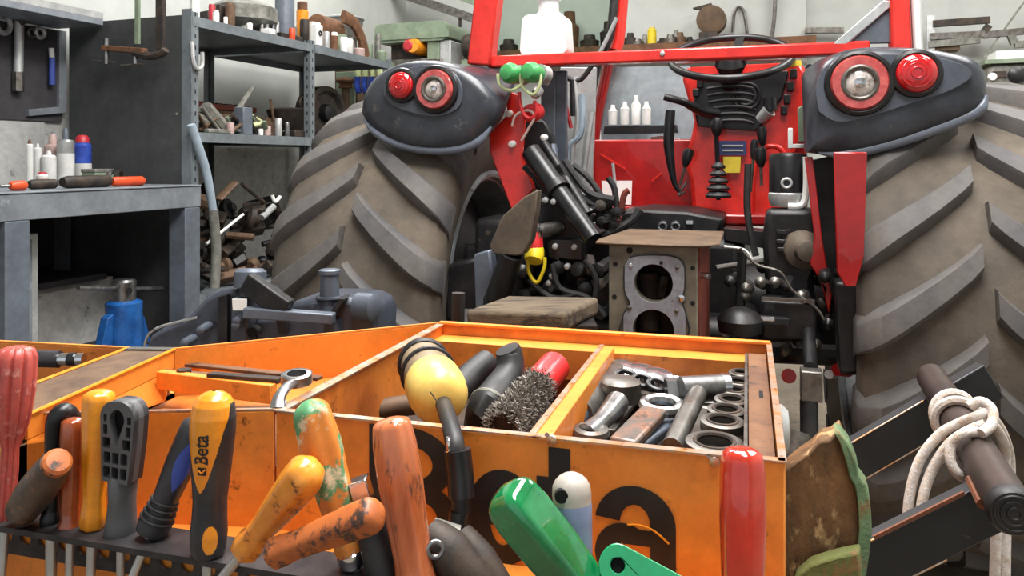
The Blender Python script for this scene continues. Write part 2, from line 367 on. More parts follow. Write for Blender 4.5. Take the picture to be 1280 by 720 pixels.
# --- rear wheels
RT, AX, AZ = 0.69, 0.45, 0.69
lug_me = {}
def wheel(xc, side):
    prof = [(-.20, .40), (-.235, .43), (-.262, .50), (-.268, .57), (-.255, .618), (-.225, .640), (-.12, .650), (0, .654),
            (.12, .650), (.225, .640), (.255, .618), (.268, .57), (.262, .50), (.235, .43), (.20, .40)]
    mb = MB(); n = 96; vs = []
    for x, r in prof:
        vs += [V((xc + x, AX - r * math.cos(6.28319 * k / n), AZ + r * math.sin(6.28319 * k / n))) for k in range(n)]
    m = len(prof)
    fs = [(i * n + k, i * n + (k + 1) % n, ((i + 1) % m) * n + (k + 1) % n, ((i + 1) % m) * n + k) for i in range(m) for k in range(n)]
    mb.add(vs, fs)
    ty = tp(mb, 'rear_tyre', 'tyre', origin=(xc, AX, AZ), smooth=60)
    # tread lugs, a chevron in two staggered rows
    NL = 20
    for sgn in (-1, 1):
        key = sgn
        if key not in lug_me:
            lb = MB(); S = [0, .10, .3, .5, .7, .85, .95, 1.02, 1.07]; vs = []
            for s_ in S:
                x = sgn * (.012 + min(s_, 1) * .250 + max(s_ - .95, 0) * .10); ph = -.30 * (s_ ** .85); hw = (.029 + .009 * s_)
                top = (RT - .003 if s_ < .75 else RT - .003 - (s_ - .75) ** 1.5 * .36) if s_ < 1 else (.630 if s_ < 1.05 else .575)
                base = .630 if s_ < .9 else (.595 if s_ < 1 else .55)
                for (dr, q) in ((base, 1.7), (top - .006, 1.05), (top, .86), (top, -.86), (top - .006, -1.05), (base, -1.7)):
                    an = ph + q * hw / .69
                    vs.append(V((x, -dr * math.cos(an), dr * math.sin(an))))
            k6 = 6; m = len(S)
            fs = [(i * k6 + k, i * k6 + (k + 1) % k6, (i + 1) * k6 + (k + 1) % k6, (i + 1) * k6 + k) for i in range(m - 1) for k in range(k6)]
            fs += [tuple(range(k6)), tuple((m - 1) * k6 + k for k in range(k6))]
            # outer end runs down over the shoulder
            lb.add(vs, fs)
            first = lb.build('tread_lug', 'lug', ty, fr=WORLD[ty.name], origin=(0, 0, 0), bevel=.008, smooth=50)
            lug_me[key] = first; lug = first
        for i in range(NL):
            an = (i + (.5 if sgn > 0 else 0)) * 6.28319 / NL
            if i == 0 and lug_me[key].parent == ty and not lug_me[key].get('used'):
                o = lug_me[key]; o['used'] = 1
            else:
                o = lug_me[key].copy(); COL.objects.link(o); o.parent = ty
            o.rotation_euler = (-an - .05, 0, 0)
    # rim: ring, dished disc, hub
    s = side        # +1: outside is +x
    rp = [(-.20, .405), (-.215, .43), (-.225, .428), (-.215, .39), (-.12, .37), (.12, .37), (.215, .39), (.225, .428), (.215, .43), (.20, .405)]
    rb = MB(); n = 64
    vs = [V((xc + x, AX - r * math.cos(6.28319 * k / n), AZ + r * math.sin(6.28319 * k / n))) for x, r in rp for k in range(n)]
    m = len(rp); rb.add(vs, [(i * n + k, i * n + (k + 1) % n, ((i + 1) % m) * n + (k + 1) % n, ((i + 1) % m) * n + k) for i in range(m) for k in range(n)])
    rim = tp(rb, 'rim', 'rim_grey')
    d = MB().lathe((xc - .13 * s, AX, AZ), (s, 0, 0), [(0, .10), (-.015, .20), (.03, .30), (.045, .375), (.055, .375), (.04, .30), (0, .2), (.02, .1)], 48)
    tp(d, 'wheel_disc', 'disc_dark')
    tp(MB().torus((xc - s * .222, AX, AZ), (1, 0, 0), .412, .016, 64, 8), 'rim_flange', 'rim_grey')
    for k in range(8):
        an = 6.28319 * k / 8
        q = V((xc - s * .14, AX + .15 * math.cos(an), AZ + .15 * math.sin(an)))
        tp(MB().cyl(q, q + V((-s * .035, 0, 0)), .014, n=6), 'wheel_bolt', 'dull_steel')
wheel(-.795, -1)
wheel(.835, 1)
# --- axle housing and gearbox
ax = MB().lathe((-.62, AX, AZ), (1, 0, 0), [(0, .15), (.04, .16), (.10, .16), (.12, .11), (.34, .13), (.40, .20), (.86, .20), (.92, .13), (1.12, .11), (1.14, .16), (1.22, .15)], 28)
tp(ax, 'axle_housing', 'cast_black')
tp(MB().box(-.24, .30, .10, 1.3, .40, .93), 'gearbox', 'cast_black', bevel=.03)
tp(MB().box(-.46, -.30, -.02, .35, .56, .98).box(-.50, -.28, .0, .2, .80, .90), 'lift_housing', 'cast_black', bevel=.02)
# --- cab floor and red rear bulkhead
tp(MB().box(-.42, .50, .55, 1.75, .93, .97), 'cab_floor', 'red_shaded', bevel=.01)
a = T(742, 178, .80); b = T(1008, 268, .80)
tp(MB().box(a.x, b.x, .80, .83, b.z, a.z + .01), 'bulkhead', 'red_shaded', bevel=.008)
p = [T(748, 250, .78), T(770, 232, .78)]
mp = lambda y: (lambda a_, b_, t: V((a_, y + t, b_)))
def tpoly(pix, y, t, name, m, parent=None, holes=(), bevel=.003, **k):
    lp = [[(q.x, q.z) for q in (T(u, v, y) for u, v in pix)]] + [list(h) for h in holes]
    return tp(MB().plate(lp, mp(y), 0, t), name, m, parent, bevel=bevel, **k)
tpoly([(742, 268), (1008, 276), (1008, 262), (742, 258)], .70, .12, 'floor_lip', 'red_shaded')
tpoly([(752, 226), (790, 226), (789, 256), (754, 254)], .76, .004, 'paper_sticker', 'white_print', bevel=0)
tp(MB().tube([T(766, 204, .74), T(771, 250, .74)], .006, 8), 'dipstick_tube', 'aluminium')
tp(MB().bar(T(750, 192, .79), T(782, 211, .79), .004, .005), 'seam_strip', 'red_lit')
tp(MB().bar(T(815, 226, .79), T(827, 216, .79), .004, .005), 'seam_strip', 'red_lit')
# dark rubber mat hump in front of the bulkhead
tpoly([(770, 266), (800, 262), (860, 265), (905, 274), (900, 290), (770, 288), (745, 296), (752, 272)], .30, .35, 'valve_cover', 'cast_black', bevel=.012)
for u in (828, 844):
    c = T(u, 283, .29)
    tp(MB().torus(c, (0, 1, 0), .012, .005, 20), 'port_ring', 'chrome')
    tp(MB().cyl(c, c + V((0, .012, 0)), .010), 'port_bore', 'dark_hole')
tp(MB().box(T(858, 275, .29).x, T(866, 275, .29).x, .285, .30, T(858, 280, .29).z, T(858, 276, .29).z), 'plate_mark', 'aluminium')
# --- dashboard console
tpoly([(852, 96), (858, 84), (1002, 78), (1012, 95), (1006, 150), (992, 195), (996, 278), (866, 274), (862, 225), (856, 200), (864, 170), (868, 150), (860, 125)], .70, .09, 'console', 'red_lit', bevel=.015)
gr = tpoly([(874, 98), (986, 88), (978, 122), (958, 150), (945, 164), (872, 158), (866, 130)], .68, .03, 'instrument_panel', 'black_plastic', bevel=.006)
for i in range(6):
    v0 = 108 + i * 8.5
    tp(MB().tube([T(884 + i, v0 + 3, .665), T(905, v0, .655), T(930, v0, .655), T(947 - i, v0 + 4, .665)], .006, 6, 3), 'grille_rib', 'black_rubber')
tp(MB().torus(T(933, 120, .66), (0, 1, 0), .045, .006, 24), 'gauge_ring', 'cast_black')
tp(MB().torus(T(933, 120, .66), (0, 1, 0), .030, .005, 24), 'gauge_ring', 'black_rubber')
for k, (u, v) in enumerate([(992, 92), (988, 108), (984, 124), (980, 138)]):
    q = T(u, v, .68); tp(MB().box(q.x - .011, q.x + .011, .672, .70, q.z - .016, q.z + .016), 'rocker_switch', 'black_plastic', bevel=.003)
for k, (u, v) in enumerate([(875, 105), (870, 116)]):
    q = T(u, v, .67); tp(MB().box(q.x - .011, q.x + .011, .66, .70, q.z - .014, q.z + .014), 'rocker_switch', 'black_plastic', bevel=.003)
q = T(1012, 85, .55); tp(MB().cyl(q, q + V((0, .03, 0)), .013), 'round_switch', 'black_plastic')
tpoly([(983, 76), (1001, 75), (1003, 82), (985, 83)], .60, .02, 'warning_sticker', 'yellow_label', bevel=0)
# small decals
tpoly([(899, 176), (933, 176), (933, 194), (899, 194)], .672, .004, 'decal', 'blue_label', bevel=0)
for v0 in (181, 187):
    tpoly([(903, v0), (929, v0), (929, v0 + 2), (903, v0 + 2)], .669, .002, 'decal_line', 'aluminium', bevel=0)
tpoly([(904, 196), (926, 196), (925, 216), (904, 216)], .672, .004, 'decal', 'yellow_label', bevel=0)
# levers
def lever(path, y, r, m, name='lever_rod', knob=None, kr=.016, kl=.05):
    pts = [T(u, v, y) for u, v in path]
    g = tp(MB().tube(pts, r, 8, 4), name, m)
    return g
lv = lever([(898, 250), (897, 205), (895, 160)], .58, .008, 'black_plastic', 'gear_lever')
tp(MB().lathe(T(896, 170, .58), (0, 0, 1), [(0, .010), (.02, .019), (.045, .021), (.06, .014), (.064, .004)], 16), 'lever_knob', 'black_plastic')
for i in range(5):
    c = T(898, 247 - i * 9, .57); tp(MB().lathe(c, (0, 0, 1), [(0, .042 - i * .005), (.008, .044 - i * .005), (.018, .034 - i * .005), (.022, .032 - i * .005)], 20), 'lever_boot', 'black_rubber')
def small_lever(u0, v0, u1, v1, y, kn=(.010, .018)):
    a = T(u0, v0, y); b = T(u1, v1, y); tp(MB().tube([a, b], .005, 8), 'lever_rod', 'dull_steel')
    d = (b - a).normalized(); tp(MB().lathe(b - d * .01, d, [(0, kn[0]), (.02, kn[1] * .85), (.05, kn[1]), (.062, kn[1] * .8), (.066, .004)], 14), 'lever_knob', 'black_plastic')
small_lever(850, 232, 857, 205, .60, (.008, .019))
small_lever(938, 240, 942, 195, .55, (.008, .014))
small_lever(952, 232, 951, 205, .50, (.009, .020))
small_lever(954, 195, 953, 178, .62, (.009, .018))
tp(MB().cyl(T(950, 150, .62), T(962, 138, .60), .018, .024), 'control_knob', 'aluminium')
tp(MB().tube([T(963, 138, .6), T(962, 122, .6)], .022, 12), 'control_knob', 'black_plastic')
# black grip arms on the far side of the wheel
tp(MB().tube([T(838, 138, .45), T(836, 180, .45), T(842, 225, .45), T(850, 240, .45)], [.016, .018, .010, .007], 10, 5), 'hand_lever', 'black_plastic')
tp(MB().tube([T(830, 121, .5), T(855, 128, .52), T(875, 138, .6), T(895, 142, .66)], [.012, .013, .018, .022], 10, 5), 'column_stalk', 'black_plastic')
tp(MB().tube([T(856, 240, .5), T(848, 244, .5), T(858, 228, .52)], .004, 6, 5), 'loop_cable', 'black_rubber')
# white bars and pale cover on the right of the console
tpoly([(985, 160), (991, 160), (991, 186), (985, 186)], .40, .02, 'white_bracket', 'white_print')
tpoly([(989, 180), (1006, 180), (1006, 185), (989, 185)], .40, .02, 'white_bracket', 'white_print')
tpoly([(997, 135), (1010, 128), (1010, 178), (999, 178)], .35, .03, 'pale_cover', 'machine_green')
tp(MB().tube([T(u, v, .66) for u, v in [(939, 278), (941, 230), (946, 196), (957, 184), (972, 184), (981, 196), (983, 230), (985, 278)]], .009, 10, 4), 'console_rib', 'red_lit')
# --- steering wheel
c = T(912, 70, .62)
c = T(913, 71, .62)
sw = MB().torus(c, (0.0, -.46, .89), .200, .0135, 56, 10, xdir=(1, 0, 0)); tp(sw, 'steering_wheel', 'black_plastic')
tp(MB().lathe(c - V((0, -.02, .05)), (0, -.46, .89), [(0, .04), (.03, .055), (.055, .04), (.06, .01)], 20), 'steering_hub', 'black_plastic')
for dx, dy in ((-.19, -.03), (.19, -.03), (0.03, .17)):
    tp(MB().bar(c + V((dx * .2, dy * .2, -.01)), c + V((dx, dy, dy * .52)), .03, .010), 'steering_spoke', 'aluminium' if dy < 0 else 'black_plastic')
tp(MB().cyl(c - V((0, -.03, .05)), T(912, 118, .74), .03, .04), 'steering_column', 'black_plastic')
# --- cab frame
BY = .12
bar0 = T(608, 76, BY); bar1 = T(1088, 60, BY)
zb = (bar0.z + bar1.z) / 2
bar = tp(MB().box(bar0.x, bar1.x, BY, BY + .05, zb - .018, zb + .018), 'cross_bar', 'red_lit', bevel=.006)
for u in (636, 828):
    q = T(u, 70, BY); tp(MB().lathe((q.x, BY + .002, zb + (.004 if u > 700 else -.022)), (0, -1, 0), [(0, .008), (.006, .007), (.008, .002)], 12), 'bolt_head', 'aluminium', bar)
ZT = 2.15
def post(pix, y, y2, name='cab_post', m='red_lit'):    # quadrilateral outline seen in the photo, extended up to the roof
    (u0, v0), (u1, v1), (u2, v2), (u3, v3) = pix
    A, B, Cc, D = T(u0, v0, y), T(u1, v1, y), T(u2, v2, y), T(u3, v3, y)
    k = (ZT - D.z) / (A.z - D.z); A2 = D + (A - D) * k; k = (ZT - Cc.z) / (B.z - Cc.z); B2 = Cc + (B - Cc) * k
    return tp(MB().prism([A2, B2, Cc, D], (0, y2 - y, 0)), name, m, bevel=.006)
post([(592, 0), (622, 0), (612, 82), (583, 80)], .10, .16)
post([(1113, 0), (1138, 0), (1141, 64), (1114, 62)], .10, .16)
post([(1139, 0), (1152, 0), (1155, 66), (1142, 64)], .12, .17, 'post_reflection', 'white_print')  # white strip painting the reflection on the post's side
# diagonal brace and its dark plate
q0, q1, q2, q3 = T(1040, 56, .12), T(1058, 56, .12), T(1120, 3, .12), T(1104, 0, .12)
tp(MB().prism([q0, q1, q2, q3], (0, .03, 0)), 'diagonal_brace', 'aluminium', bevel=.003)
tpoly([(1060, 55), (1114, 8), (1114, 54)], .13, .01, 'corner_plate', 'grey_paint')
# front posts with glass in between
def fpost(path, y, wd, m, name, dp=.05):
    pts = [T(u, v, y) for u, v in path]
    tp(MB().tube(pts, wd, 4, 5, sq=1), name, m)
pts = [T(u, v, 1.05) for u, v in [(778, -118), (770, 0), (764, 60), (754, 110), (746, 150), (742, 200), (750, 262)]]
tp(MB().tube(pts, .022, 10, 4), 'door_frame', 'red_shaded')
pts = [T(u, v, 1.0) for u, v in [(786, -118), (775, 30), (770, 62)]]
tp(MB().tube(pts, .026, 10, 4), 'door_frame', 'red_lit')
pts = [T(u, v, .95) for u, v in [(774, -118), (765, 30), (748, 75), (738, 130), (735, 180)]]
tp(MB().tube(pts, .018, 10, 4), 'door_seal', 'black_rubber')
pts = [T(u, v, .85) for u, v in [(771, 22), (757, 52), (742, 80), (731, 100)]]
tp(MB().tube(pts, .008, 8, 4), 'wiper_arm', 'aluminium')
# glazing: lower windscreen pane (opaque grey), rear side pane
gl = tpoly([(762, 84), (862, 82), (872, 100), (872, 150), (866, 178), (752, 183), (750, 140)], 1.10, .008, 'lower_window', 'grey_glass', bevel=0)
tpoly([(748, 178), (850, 172), (850, 182), (748, 187)], 1.06, .03, 'window_rail', 'aluminium', gl)
tpoly([(755, 158), (846, 156), (847, 166), (754, 168)], .98, .05, 'window_ledge', 'black_plastic', gl)
tpoly([(813, 171), (838, 168), (840, 176), (815, 180)], 1.04, .015, 'window_catch', 'white_print', gl)
tpoly([(642, -122), (770, -122), (757, 66), (618, 70)], .90, .006, 'side_glass', 'glass', bevel=0)
# roof rim closing the posts above the frame
tp(MB().box(-.45, .70, .08, .18, ZT - .03, ZT + .05).box(-.45, .70, 1.5, 1.6, ZT - .03, ZT + .05).box(-.45, -.35, .1, 1.6, ZT - .03, ZT + .05).box(.6, .70, .1, 1.6, ZT - .03, ZT + .05), 'roof_rim', 'red_lit', bevel=.01)

# --- fenders with lamps
def fender(pix, xcap=None):
    o2 = [T(u, v, 0) for u, v in pix]; o2 = smooth_path(o2 + [o2[0]], 5)[:-1]
    cx = sum(p.x for p in o2) / len(o2); cz = sum(p.z for p in o2) / len(o2); zt = max(p.z for p in o2); n = len(o2)
    # (scale, y, squash towards the top)
    lay = [(.93, .50, .10), (.97, .25, .20), (1.0, .10, .38), (1.0, .03, .75), (1.0, -.005, .97), (.985, -.026, 1), (.955, -.043, 1), (.91, -.054, 1), (.85, -.061, 1), (.76, -.066, 1), (.6, -.070, 1), (.3, -.072, 1), (.05, -.072, 1)]
    mb = MB(); vs = []
    for s, y, k in lay:
        for p in o2:
            x = cx + (p.x - cx) * s; z = cz + (p.z - cz) * s; z = zt - (zt - z) * k; vs.append(V((x, y, z)))
    m = len(lay)
    fs = [(i * n + k, i * n + (k + 1) % n, (i + 1) * n + (k + 1) % n, (i + 1) * n + k) for i in range(m - 1) for k in range(n)]
    fs += [tuple((m - 1) * n + k for k in range(n)), tuple(range(n))[::-1]]
    mb.add(vs, fs); return tp(mb, 'fender', 'fender_black', smooth=50), o2, (cx, cz)
LF = [(457, 143), (461, 118), (476, 96), (500, 82), (530, 76), (565, 79), (600, 93), (624, 115), (633, 136), (622, 160), (604, 180), (575, 189), (535, 189), (500, 180), (472, 163)]
RF = [(1005, 192), (1006, 150), (1012, 112), (1026, 82), (1048, 66), (1085, 60), (1140, 61), (1185, 67), (1217, 77), (1230, 96), (1229, 126), (1214, 144), (1165, 164), (1105, 184), (1050, 195)]
fl, ol, cl = fender(LF); fr_, orr, cr = fender(RF)
def strip(fen, outline, i0, i1, c):     # rolled lip along the lower edge, reflected light in its pale colour
    n = len(outline); pts = []
    for i in range(i0, i1):
        p = outline[i % n]; pts.append(V((c[0] + (p.x - c[0]) * .975, -.042, c[1] + (p.z - c[1]) * .965)))
    tp(MB().tube(pts, [.004] + [.014] * 6 + [.004], 10), 'rolled_lip', 'fender_lip_sheen', fen)
strip(fl, ol, 45, 74, cl); strip(fr_, orr, 49, 74, cr)
def face(fen, pix):
    lp = [(q.x, q.z) for q in smooth_path([T(u, v, -.075) for u, v in pix + pix[:1]], 4)[:-1]]
    tp(MB().plate([lp], mp(-.079), 0, .020), 'lamp_panel', 'face_grey', fen, bevel=.005)
face(fl, [(480, 118), (485, 100), (505, 87), (540, 82), (568, 92), (578, 115), (572, 136), (545, 146), (512, 140), (490, 131)])
face(fr_, [(1024, 140), (1020, 112), (1030, 86), (1052, 73), (1100, 68), (1170, 72), (1208, 84), (1212, 98), (1180, 116), (1130, 132), (1080, 148), (1045, 152)])
def lamp(fen, u, v, r, ring):
    y = -.079; c = T(u, v, y)
    tp(MB().torus(c + V((0, -.004, 0)), (0, 1, 0), r * 1.06, .010, 36), 'lamp_bezel', 'black_plastic', fen)
    if ring:
        tp(MB().lathe(c, (0, -1, 0), [(0, r), (.012, r), (.020, r * .93), (.020, r * .60), (.006, r * .58), (0, r * .58)], 40), 'ring_lens', 'lens_ring', fen)
        tp(MB().torus(c + V((0, -.018, 0)), (0, 1, 0), r * .58, .006, 32), 'lens_trim', 'dull_steel', fen)
        tp(MB().lathe(c, (0, -1, 0), [(0, r * .57), (.010, r * .55), (.018, r * .40), (.022, r * .12), (.022, .002)], 32), 'clear_lens', 'lens_clear', fen)
        tp(MB().lathe(c + V((0, -.018, 0)), (0, -1, 0), [(0, r * .22), (.008, r * .18), (.011, .003)], 20), 'bulb_cover', 'chrome', fen)
    else:
        tp(MB().lathe(c, (0, -1, 0), [(0, r), (.012, r), (.020, r * .9), (.026, r * .6), (.028, r * .25), (.028, .002)], 36), 'tail_lens', 'lens_red', fen)
        for k in range(3):
            tp(MB().torus(c + V((0, -.022 - .003 * (2 - k), 0)), (0, 1, 0), r * (.28 + .22 * k), .0025, 32, 6), 'lens_ridge', 'lens_red', fen)
lamp(fl, 545, 112, .058, True); lamp(fl, 503, 107, .040, False)
lamp(fr_, 1074, 104, .068, True); lamp(fr_, 1145, 92, .047, False)
# red fender brackets
tpoly([(628, 112), (648, 118), (656, 150), (652, 196), (668, 236), (640, 264), (612, 190), (611, 168), (634, 143), (632, 125)], .06, .02, 'fender_bracket', 'red_lit', bevel=.004)
tpoly([(1006, 196), (1016, 196), (1028, 300), (1040, 370), (1036, 392), (1026, 352), (1012, 330), (1018, 296)], -.02, .02, 'fender_stay', 'red_shaded')
tpoly([(1042, 190), (1084, 190), (1080, 320), (1070, 358), (1056, 358), (1046, 340)], -.175, .015, 'fender_bracket', 'red_shaded')
tpoly([(1014, 200), (1044, 194), (1046, 380), (1040, 400), (1030, 330)], .05, .02, 'fender_inner', 'cast_black')
# --- left rear controls: steel column, black plate, couplings with dust caps
c0 = T(690, 84, .25); c1 = T(706, 236, .25)
tp(MB().box(T(693, 80, .25).x, T(708, 80, .25).x, .25, .27, .93, zb - .02), 'steel_column', 'bluish_steel', bevel=.003)
tp(MB().box(T(676, 80, .24).x, T(694, 80, .24).x, .24, .26, .95, zb - .02), 'column_plate', 'grey_paint', bevel=.003)
tpoly([(650, 190), (655, 150), (680, 150), (692, 170), (692, 250), (668, 235), (652, 215)], .14, .03, 'mount_plate', 'cast_black', bevel=.006)
tpoly([(700, 84), (745, 84), (740, 240), (715, 240)], .62, .02, 'inner_panel', 'aluminium')
for path, m, r in [([(718, 96), (722, 150), (715, 190), (716, 232)], 'aluminium', .010), ([(728, 118), (726, 165), (712, 185), (712, 225)], 'hose_grey', .012), ([(740, 140), (733, 185), (728, 236)], 'aluminium', .012), ([(707, 97), (725, 100), (741, 80)], 'black_rubber', .009), ([(716, 100), (717, 145)], 'black_rubber', .012), ([(705, 120), (709, 140), (714, 160)], 'can_red', .007)]:
    tp(MB().tube([T(u, v, .42) for u, v in path], r, 8, 5), 'pipe', m)
for u, v in [(682, 102), (680, 172), (640, 180), (668, 186), (660, 196), (636, 142), (664, 204)]:
    q = T(u, v, .13 if u > 650 else .05); tp(MB().lathe(q, (0, -1, 0), [(-.01, .011), (.006, .010), (.009, .003)], 12), 'bolt_head', 'white_print')
for u, v in [(634, 93), (660, 92)]:
    q = T(u, v, -.03); g = tp(MB().lathe(q + V((.02, .03, 0)), (-.35, -1, .1), [(0, .026), (.03, .030), (.04, .030), (.055, .022), (.060, .008)], 22), 'dust_cap', 'green_cap')
    tp(MB().lathe(q + V((.034, .06, 0)), (-.35, -1, .1), [(0, .028), (.03, .028)], 20), 'cap_collar', 'aluminium', g)
def loop(path, y, r, m, name='cap_strap'): tp(MB().tube([T(u, v, y) for u, v in path], r, 8, 6), name, m)
loop([(622, 92), (625, 106), (638, 113), (651, 106), (655, 96)], -.03, .005, 'cream_rubber')
loop([(650, 92), (653, 108), (665, 118), (672, 112), (676, 98), (672, 86)], -.03, .005, 'cream_rubber')
loop([(649, 115), (650, 130), (656, 144), (664, 148), (671, 140), (668, 126)], 0, .006, 'red_cap')
loop([(640, 158), (645, 144), (660, 138), (668, 146), (660, 162), (652, 176)], 0, .004, 'pink_grey')
q = T(664, 138, .0); g = tp(MB().lathe(q + V((0, .06, 0)), (-.2, -1, -.2), [(0, .026), (.04, .028), (.05, .020), (.052, .008)], 20), 'dust_cap', 'red_cap')
q = T(667, 112, .0); tp(MB().lathe(q + V((0, .05, 0)), (0.1, -1, -.3), [(0, .016), (.05, .014), (.06, .006)], 16), 'coupling', 'aluminium')
# lift cylinder and hoses
A, B = T(664, 190, .02), T(742, 300, -.12)
tp(MB().tube([A, A + (B - A) * .45], .030, 14), 'lift_cylinder', 'black_plastic')
tp(MB().tube([A + (B - A) * .40, A + (B - A) * .47], .036, 14), 'cylinder_collar', 'cast_black')
tp(MB().tube([A + (B - A) * .45, B], .026, 14), 'lift_cylinder', 'black_plastic')
A2, B2 = T(680, 180, .06), T(735, 268, -.05)
tp(MB().tube([A2, B2], .014, 10), 'lift_strut', 'cast_black')
tp(MB().tube([T(691, 181, .1), T(695, 215, .08), T(690, 222, .08)], .012, 8, 4), 'hydraulic_hose', 'bluish_steel')
for path in ([(700, 205), (725, 245), (752, 258), (764, 252)], [(705, 200), (735, 240), (768, 250)], [(690, 260), (720, 290), (752, 300), (770, 280)], [(712, 262), (740, 262), (765, 256)], [(740, 300), (765, 290), (790, 275), (800, 262)]):
    tp(MB().tube([T(u, v, .0 + .02 * random.random()) for u, v in path], .011, 8, 5), 'hydraulic_hose', 'black_rubber')
tp(MB().tube([T(718, 262, -.02), T(742, 263, -.03)], .008, 8), 'hose_clamp', 'chrome')
for k in range(14):
    u = random.uniform(735, 775); v = random.uniform(246, 285); q = T(u, v, random.uniform(-.02, .1))
    tp(MB().lathe(q, (random.uniform(-.8, .8), -1, random.uniform(-.3, .6)), [(-.04, .012), (.0, .012), (.004, .016), (.018, .016), (.022, .008)], 8), 'hose_fitting', random.choice(['cast_black', 'black_plastic', 'dull_steel', 'cast_black', 'block_red']))
for path, m in (([(771, 262), (768, 236), (760, 222)], 'black_rubber'), ([(776, 266), (780, 244), (786, 238)], 'block_red'), ([(760, 268), (752, 246), (735, 222), (716, 206)], 'black_rubber'), ([(655, 208), (672, 226), (690, 250), (700, 275)], 'black_rubber'), ([(676, 196), (700, 236), (722, 262)], 'bluish_steel')):
    tp(MB().tube([T(u, v, .03) for u, v in path], .009, 8, 5), 'hydraulic_hose', m)
# black housing under the cylinder
tpoly([(672, 252), (700, 246), (728, 300), (730, 322), (690, 322), (664, 300)], -.02, .14, 'valve_block', 'cast_black', bevel=.01)
tpoly([(684, 300), (728, 300), (730, 326), (684, 322)], -.06, .05, 'bolt_plate', 'black_plastic', bevel=.005)
for u, v in [(694, 308), (718, 309), (709, 333), (682, 250), (692, 252), (686, 354), (690, 345)]:
    q = T(u, v, -.065); tp(MB().lathe(q, (0, -1, 0), [(-.01, .009), (.006, .008), (.008, .003)], 10), 'bolt_head', 'aluminium')
tp(MB().cyl(T(664, 292, -.10), T(700, 284, -.02), .022, .020), 'coupling_body', 'dull_steel')
tp(MB().torus(T(672, 289, -.09), (1, .6, .1), .022, .006, 20), 'coupling_ring', 'chrome')
q = T(668, 303, -.10); tp(MB().lathe(q, (0, -.3, -1), [(-.03, .020), (.01, .026), (.025, .024)], 16), 'dust_cap', 'red_cap')
q = T(668, 318, -.11); tp(MB().lathe(q, (0, -.6, -.8), [(-.02, .024), (.0, .028), (.02, .024), (.022, .006)], 16), 'dust_cap', 'yellow_cap')
loop([(660, 318), (661, 340), (671, 353), (680, 336), (681, 322)], -.12, .005, 'yellow_cap')
# earth-coloured link arm end beside the wheel
lk = [(672, 237), (670, 262), (664, 300), (654, 318), (646, 320), (618, 318), (611, 308), (628, 270), (655, 246)]
tpoly(lk, -.22, .045, 'lift_arm', 'earth_steel', bevel=.012)
tp(MB().cyl(T(640, 318, -.2), T(622, 372, -.16), .03, .035), 'link_knuckle', 'cast_black')
tpoly([(592, 318), (612, 312), (616, 345), (610, 400), (594, 400)], -.15, .05, 'check_bracket', 'bluish_steel', bevel=.006)
tpoly([(560, 330), (595, 322), (596, 402), (556, 402)], -.05, .05, 'brake_shield', 'cast_black', bevel=.01)
for k in range(22):
    u = random.uniform(645, 755); v = random.uniform(325, 400); q = T(u, v, random.uniform(-.08, .0))
    tp(MB().lathe(q, (random.uniform(-.5, .5), -1, random.uniform(-.4, .4)), [(-.06, .018), (.0, .018), (.006, .022), (.016, .020), (.022, .008)], random.choice([6, 8, 14])), 'fitting', random.choice(['cast_black', 'cast_black', 'black_plastic', 'dull_steel']))
for path in ([(690, 330), (700, 360), (735, 372), (756, 395)], [(730, 325), (745, 350), (740, 400)], [(660, 350), (690, 372), (720, 368)]):
    tp(MB().tube([T(u, v, -.09) for u, v in path], .008, 8, 5), 'hydraulic_hose', 'black_rubber')
# lower link arms and drawbar region
tp(MB().bar(T(610, 372, -.1), T(640, 470, -.3), .05, .08), 'lower_link', 'cast_black', bevel=.01)
tp(MB().box(-.32, .34, .0, .4, .42, .72), 'differential_case', 'cast_black', bevel=.04)
# --- rear transmission case with its double-bore gasket
YG = -.46
f0 = T(761, 305, YG); f1 = T(872, 305, YG); zt = f0.z; zbm = .42
mpg = lambda a_, b_, t: V((a_, YG + t, b_))
def gp(u, v): q = T(u, v, YG); return (q.x, q.z)
def px_circ(u, v, ru, n=36):
    c = gp(u, v); r = abs(gp(u + ru, v)[0] - c[0]); return circ(c[0], c[1], r, n)
bores = [px_circ(817, 354, 24), px_circ(817, 412, 25.5)]
face = [(f0.x, zbm), (f1.x, zbm), (f1.x, zt), (f0.x, zt)]
case = tp(MB().plate([face] + bores, mpg, 0, .03), 'rear_case', 'block_iron', bevel=.003)
tp(MB().box(f0.x, f0.x + .015, YG + .03, YG + .34, zbm, zt).box(f0.x, f1.x, YG + .3, YG + .34, zbm, zt).box(f0.x, f1.x, YG + .03, YG + .34, zt - .015, zt), 'case_shell', 'block_iron', case)
tp(MB().box(f1.x - .012, f1.x + .004, YG + .012, YG + .34, zbm, zt), 'case_side', 'block_red', case)
tp(MB().box(f0.x + .03, f1.x - .03, YG + .12, YG + .29, zbm + .02, zt - .03), 'case_cavity', 'grime', case)
tp(MB().tube([T(810, 340, -.36), T(812, 412, -.36)], .025, 10), 'selector_shaft', 'grime', case)
tp(MB().tube([T(832, 345, -.36), T(826, 372, -.36)], .012, 8), 'selector_fork', 'dull_steel', case)
tp(MB().box(f0.x + .01, f1.x - .01, YG + .33, .12, .45, zt - .02), 'case_neck', 'cast_black', case)
cv = [(747, 297), (762, 293), (790, 288), (905, 293), (905, 300), (893, 307), (862, 307), (760, 306)]
f2 = [T(745, 300, YG - .02), T(905, 300, YG)]
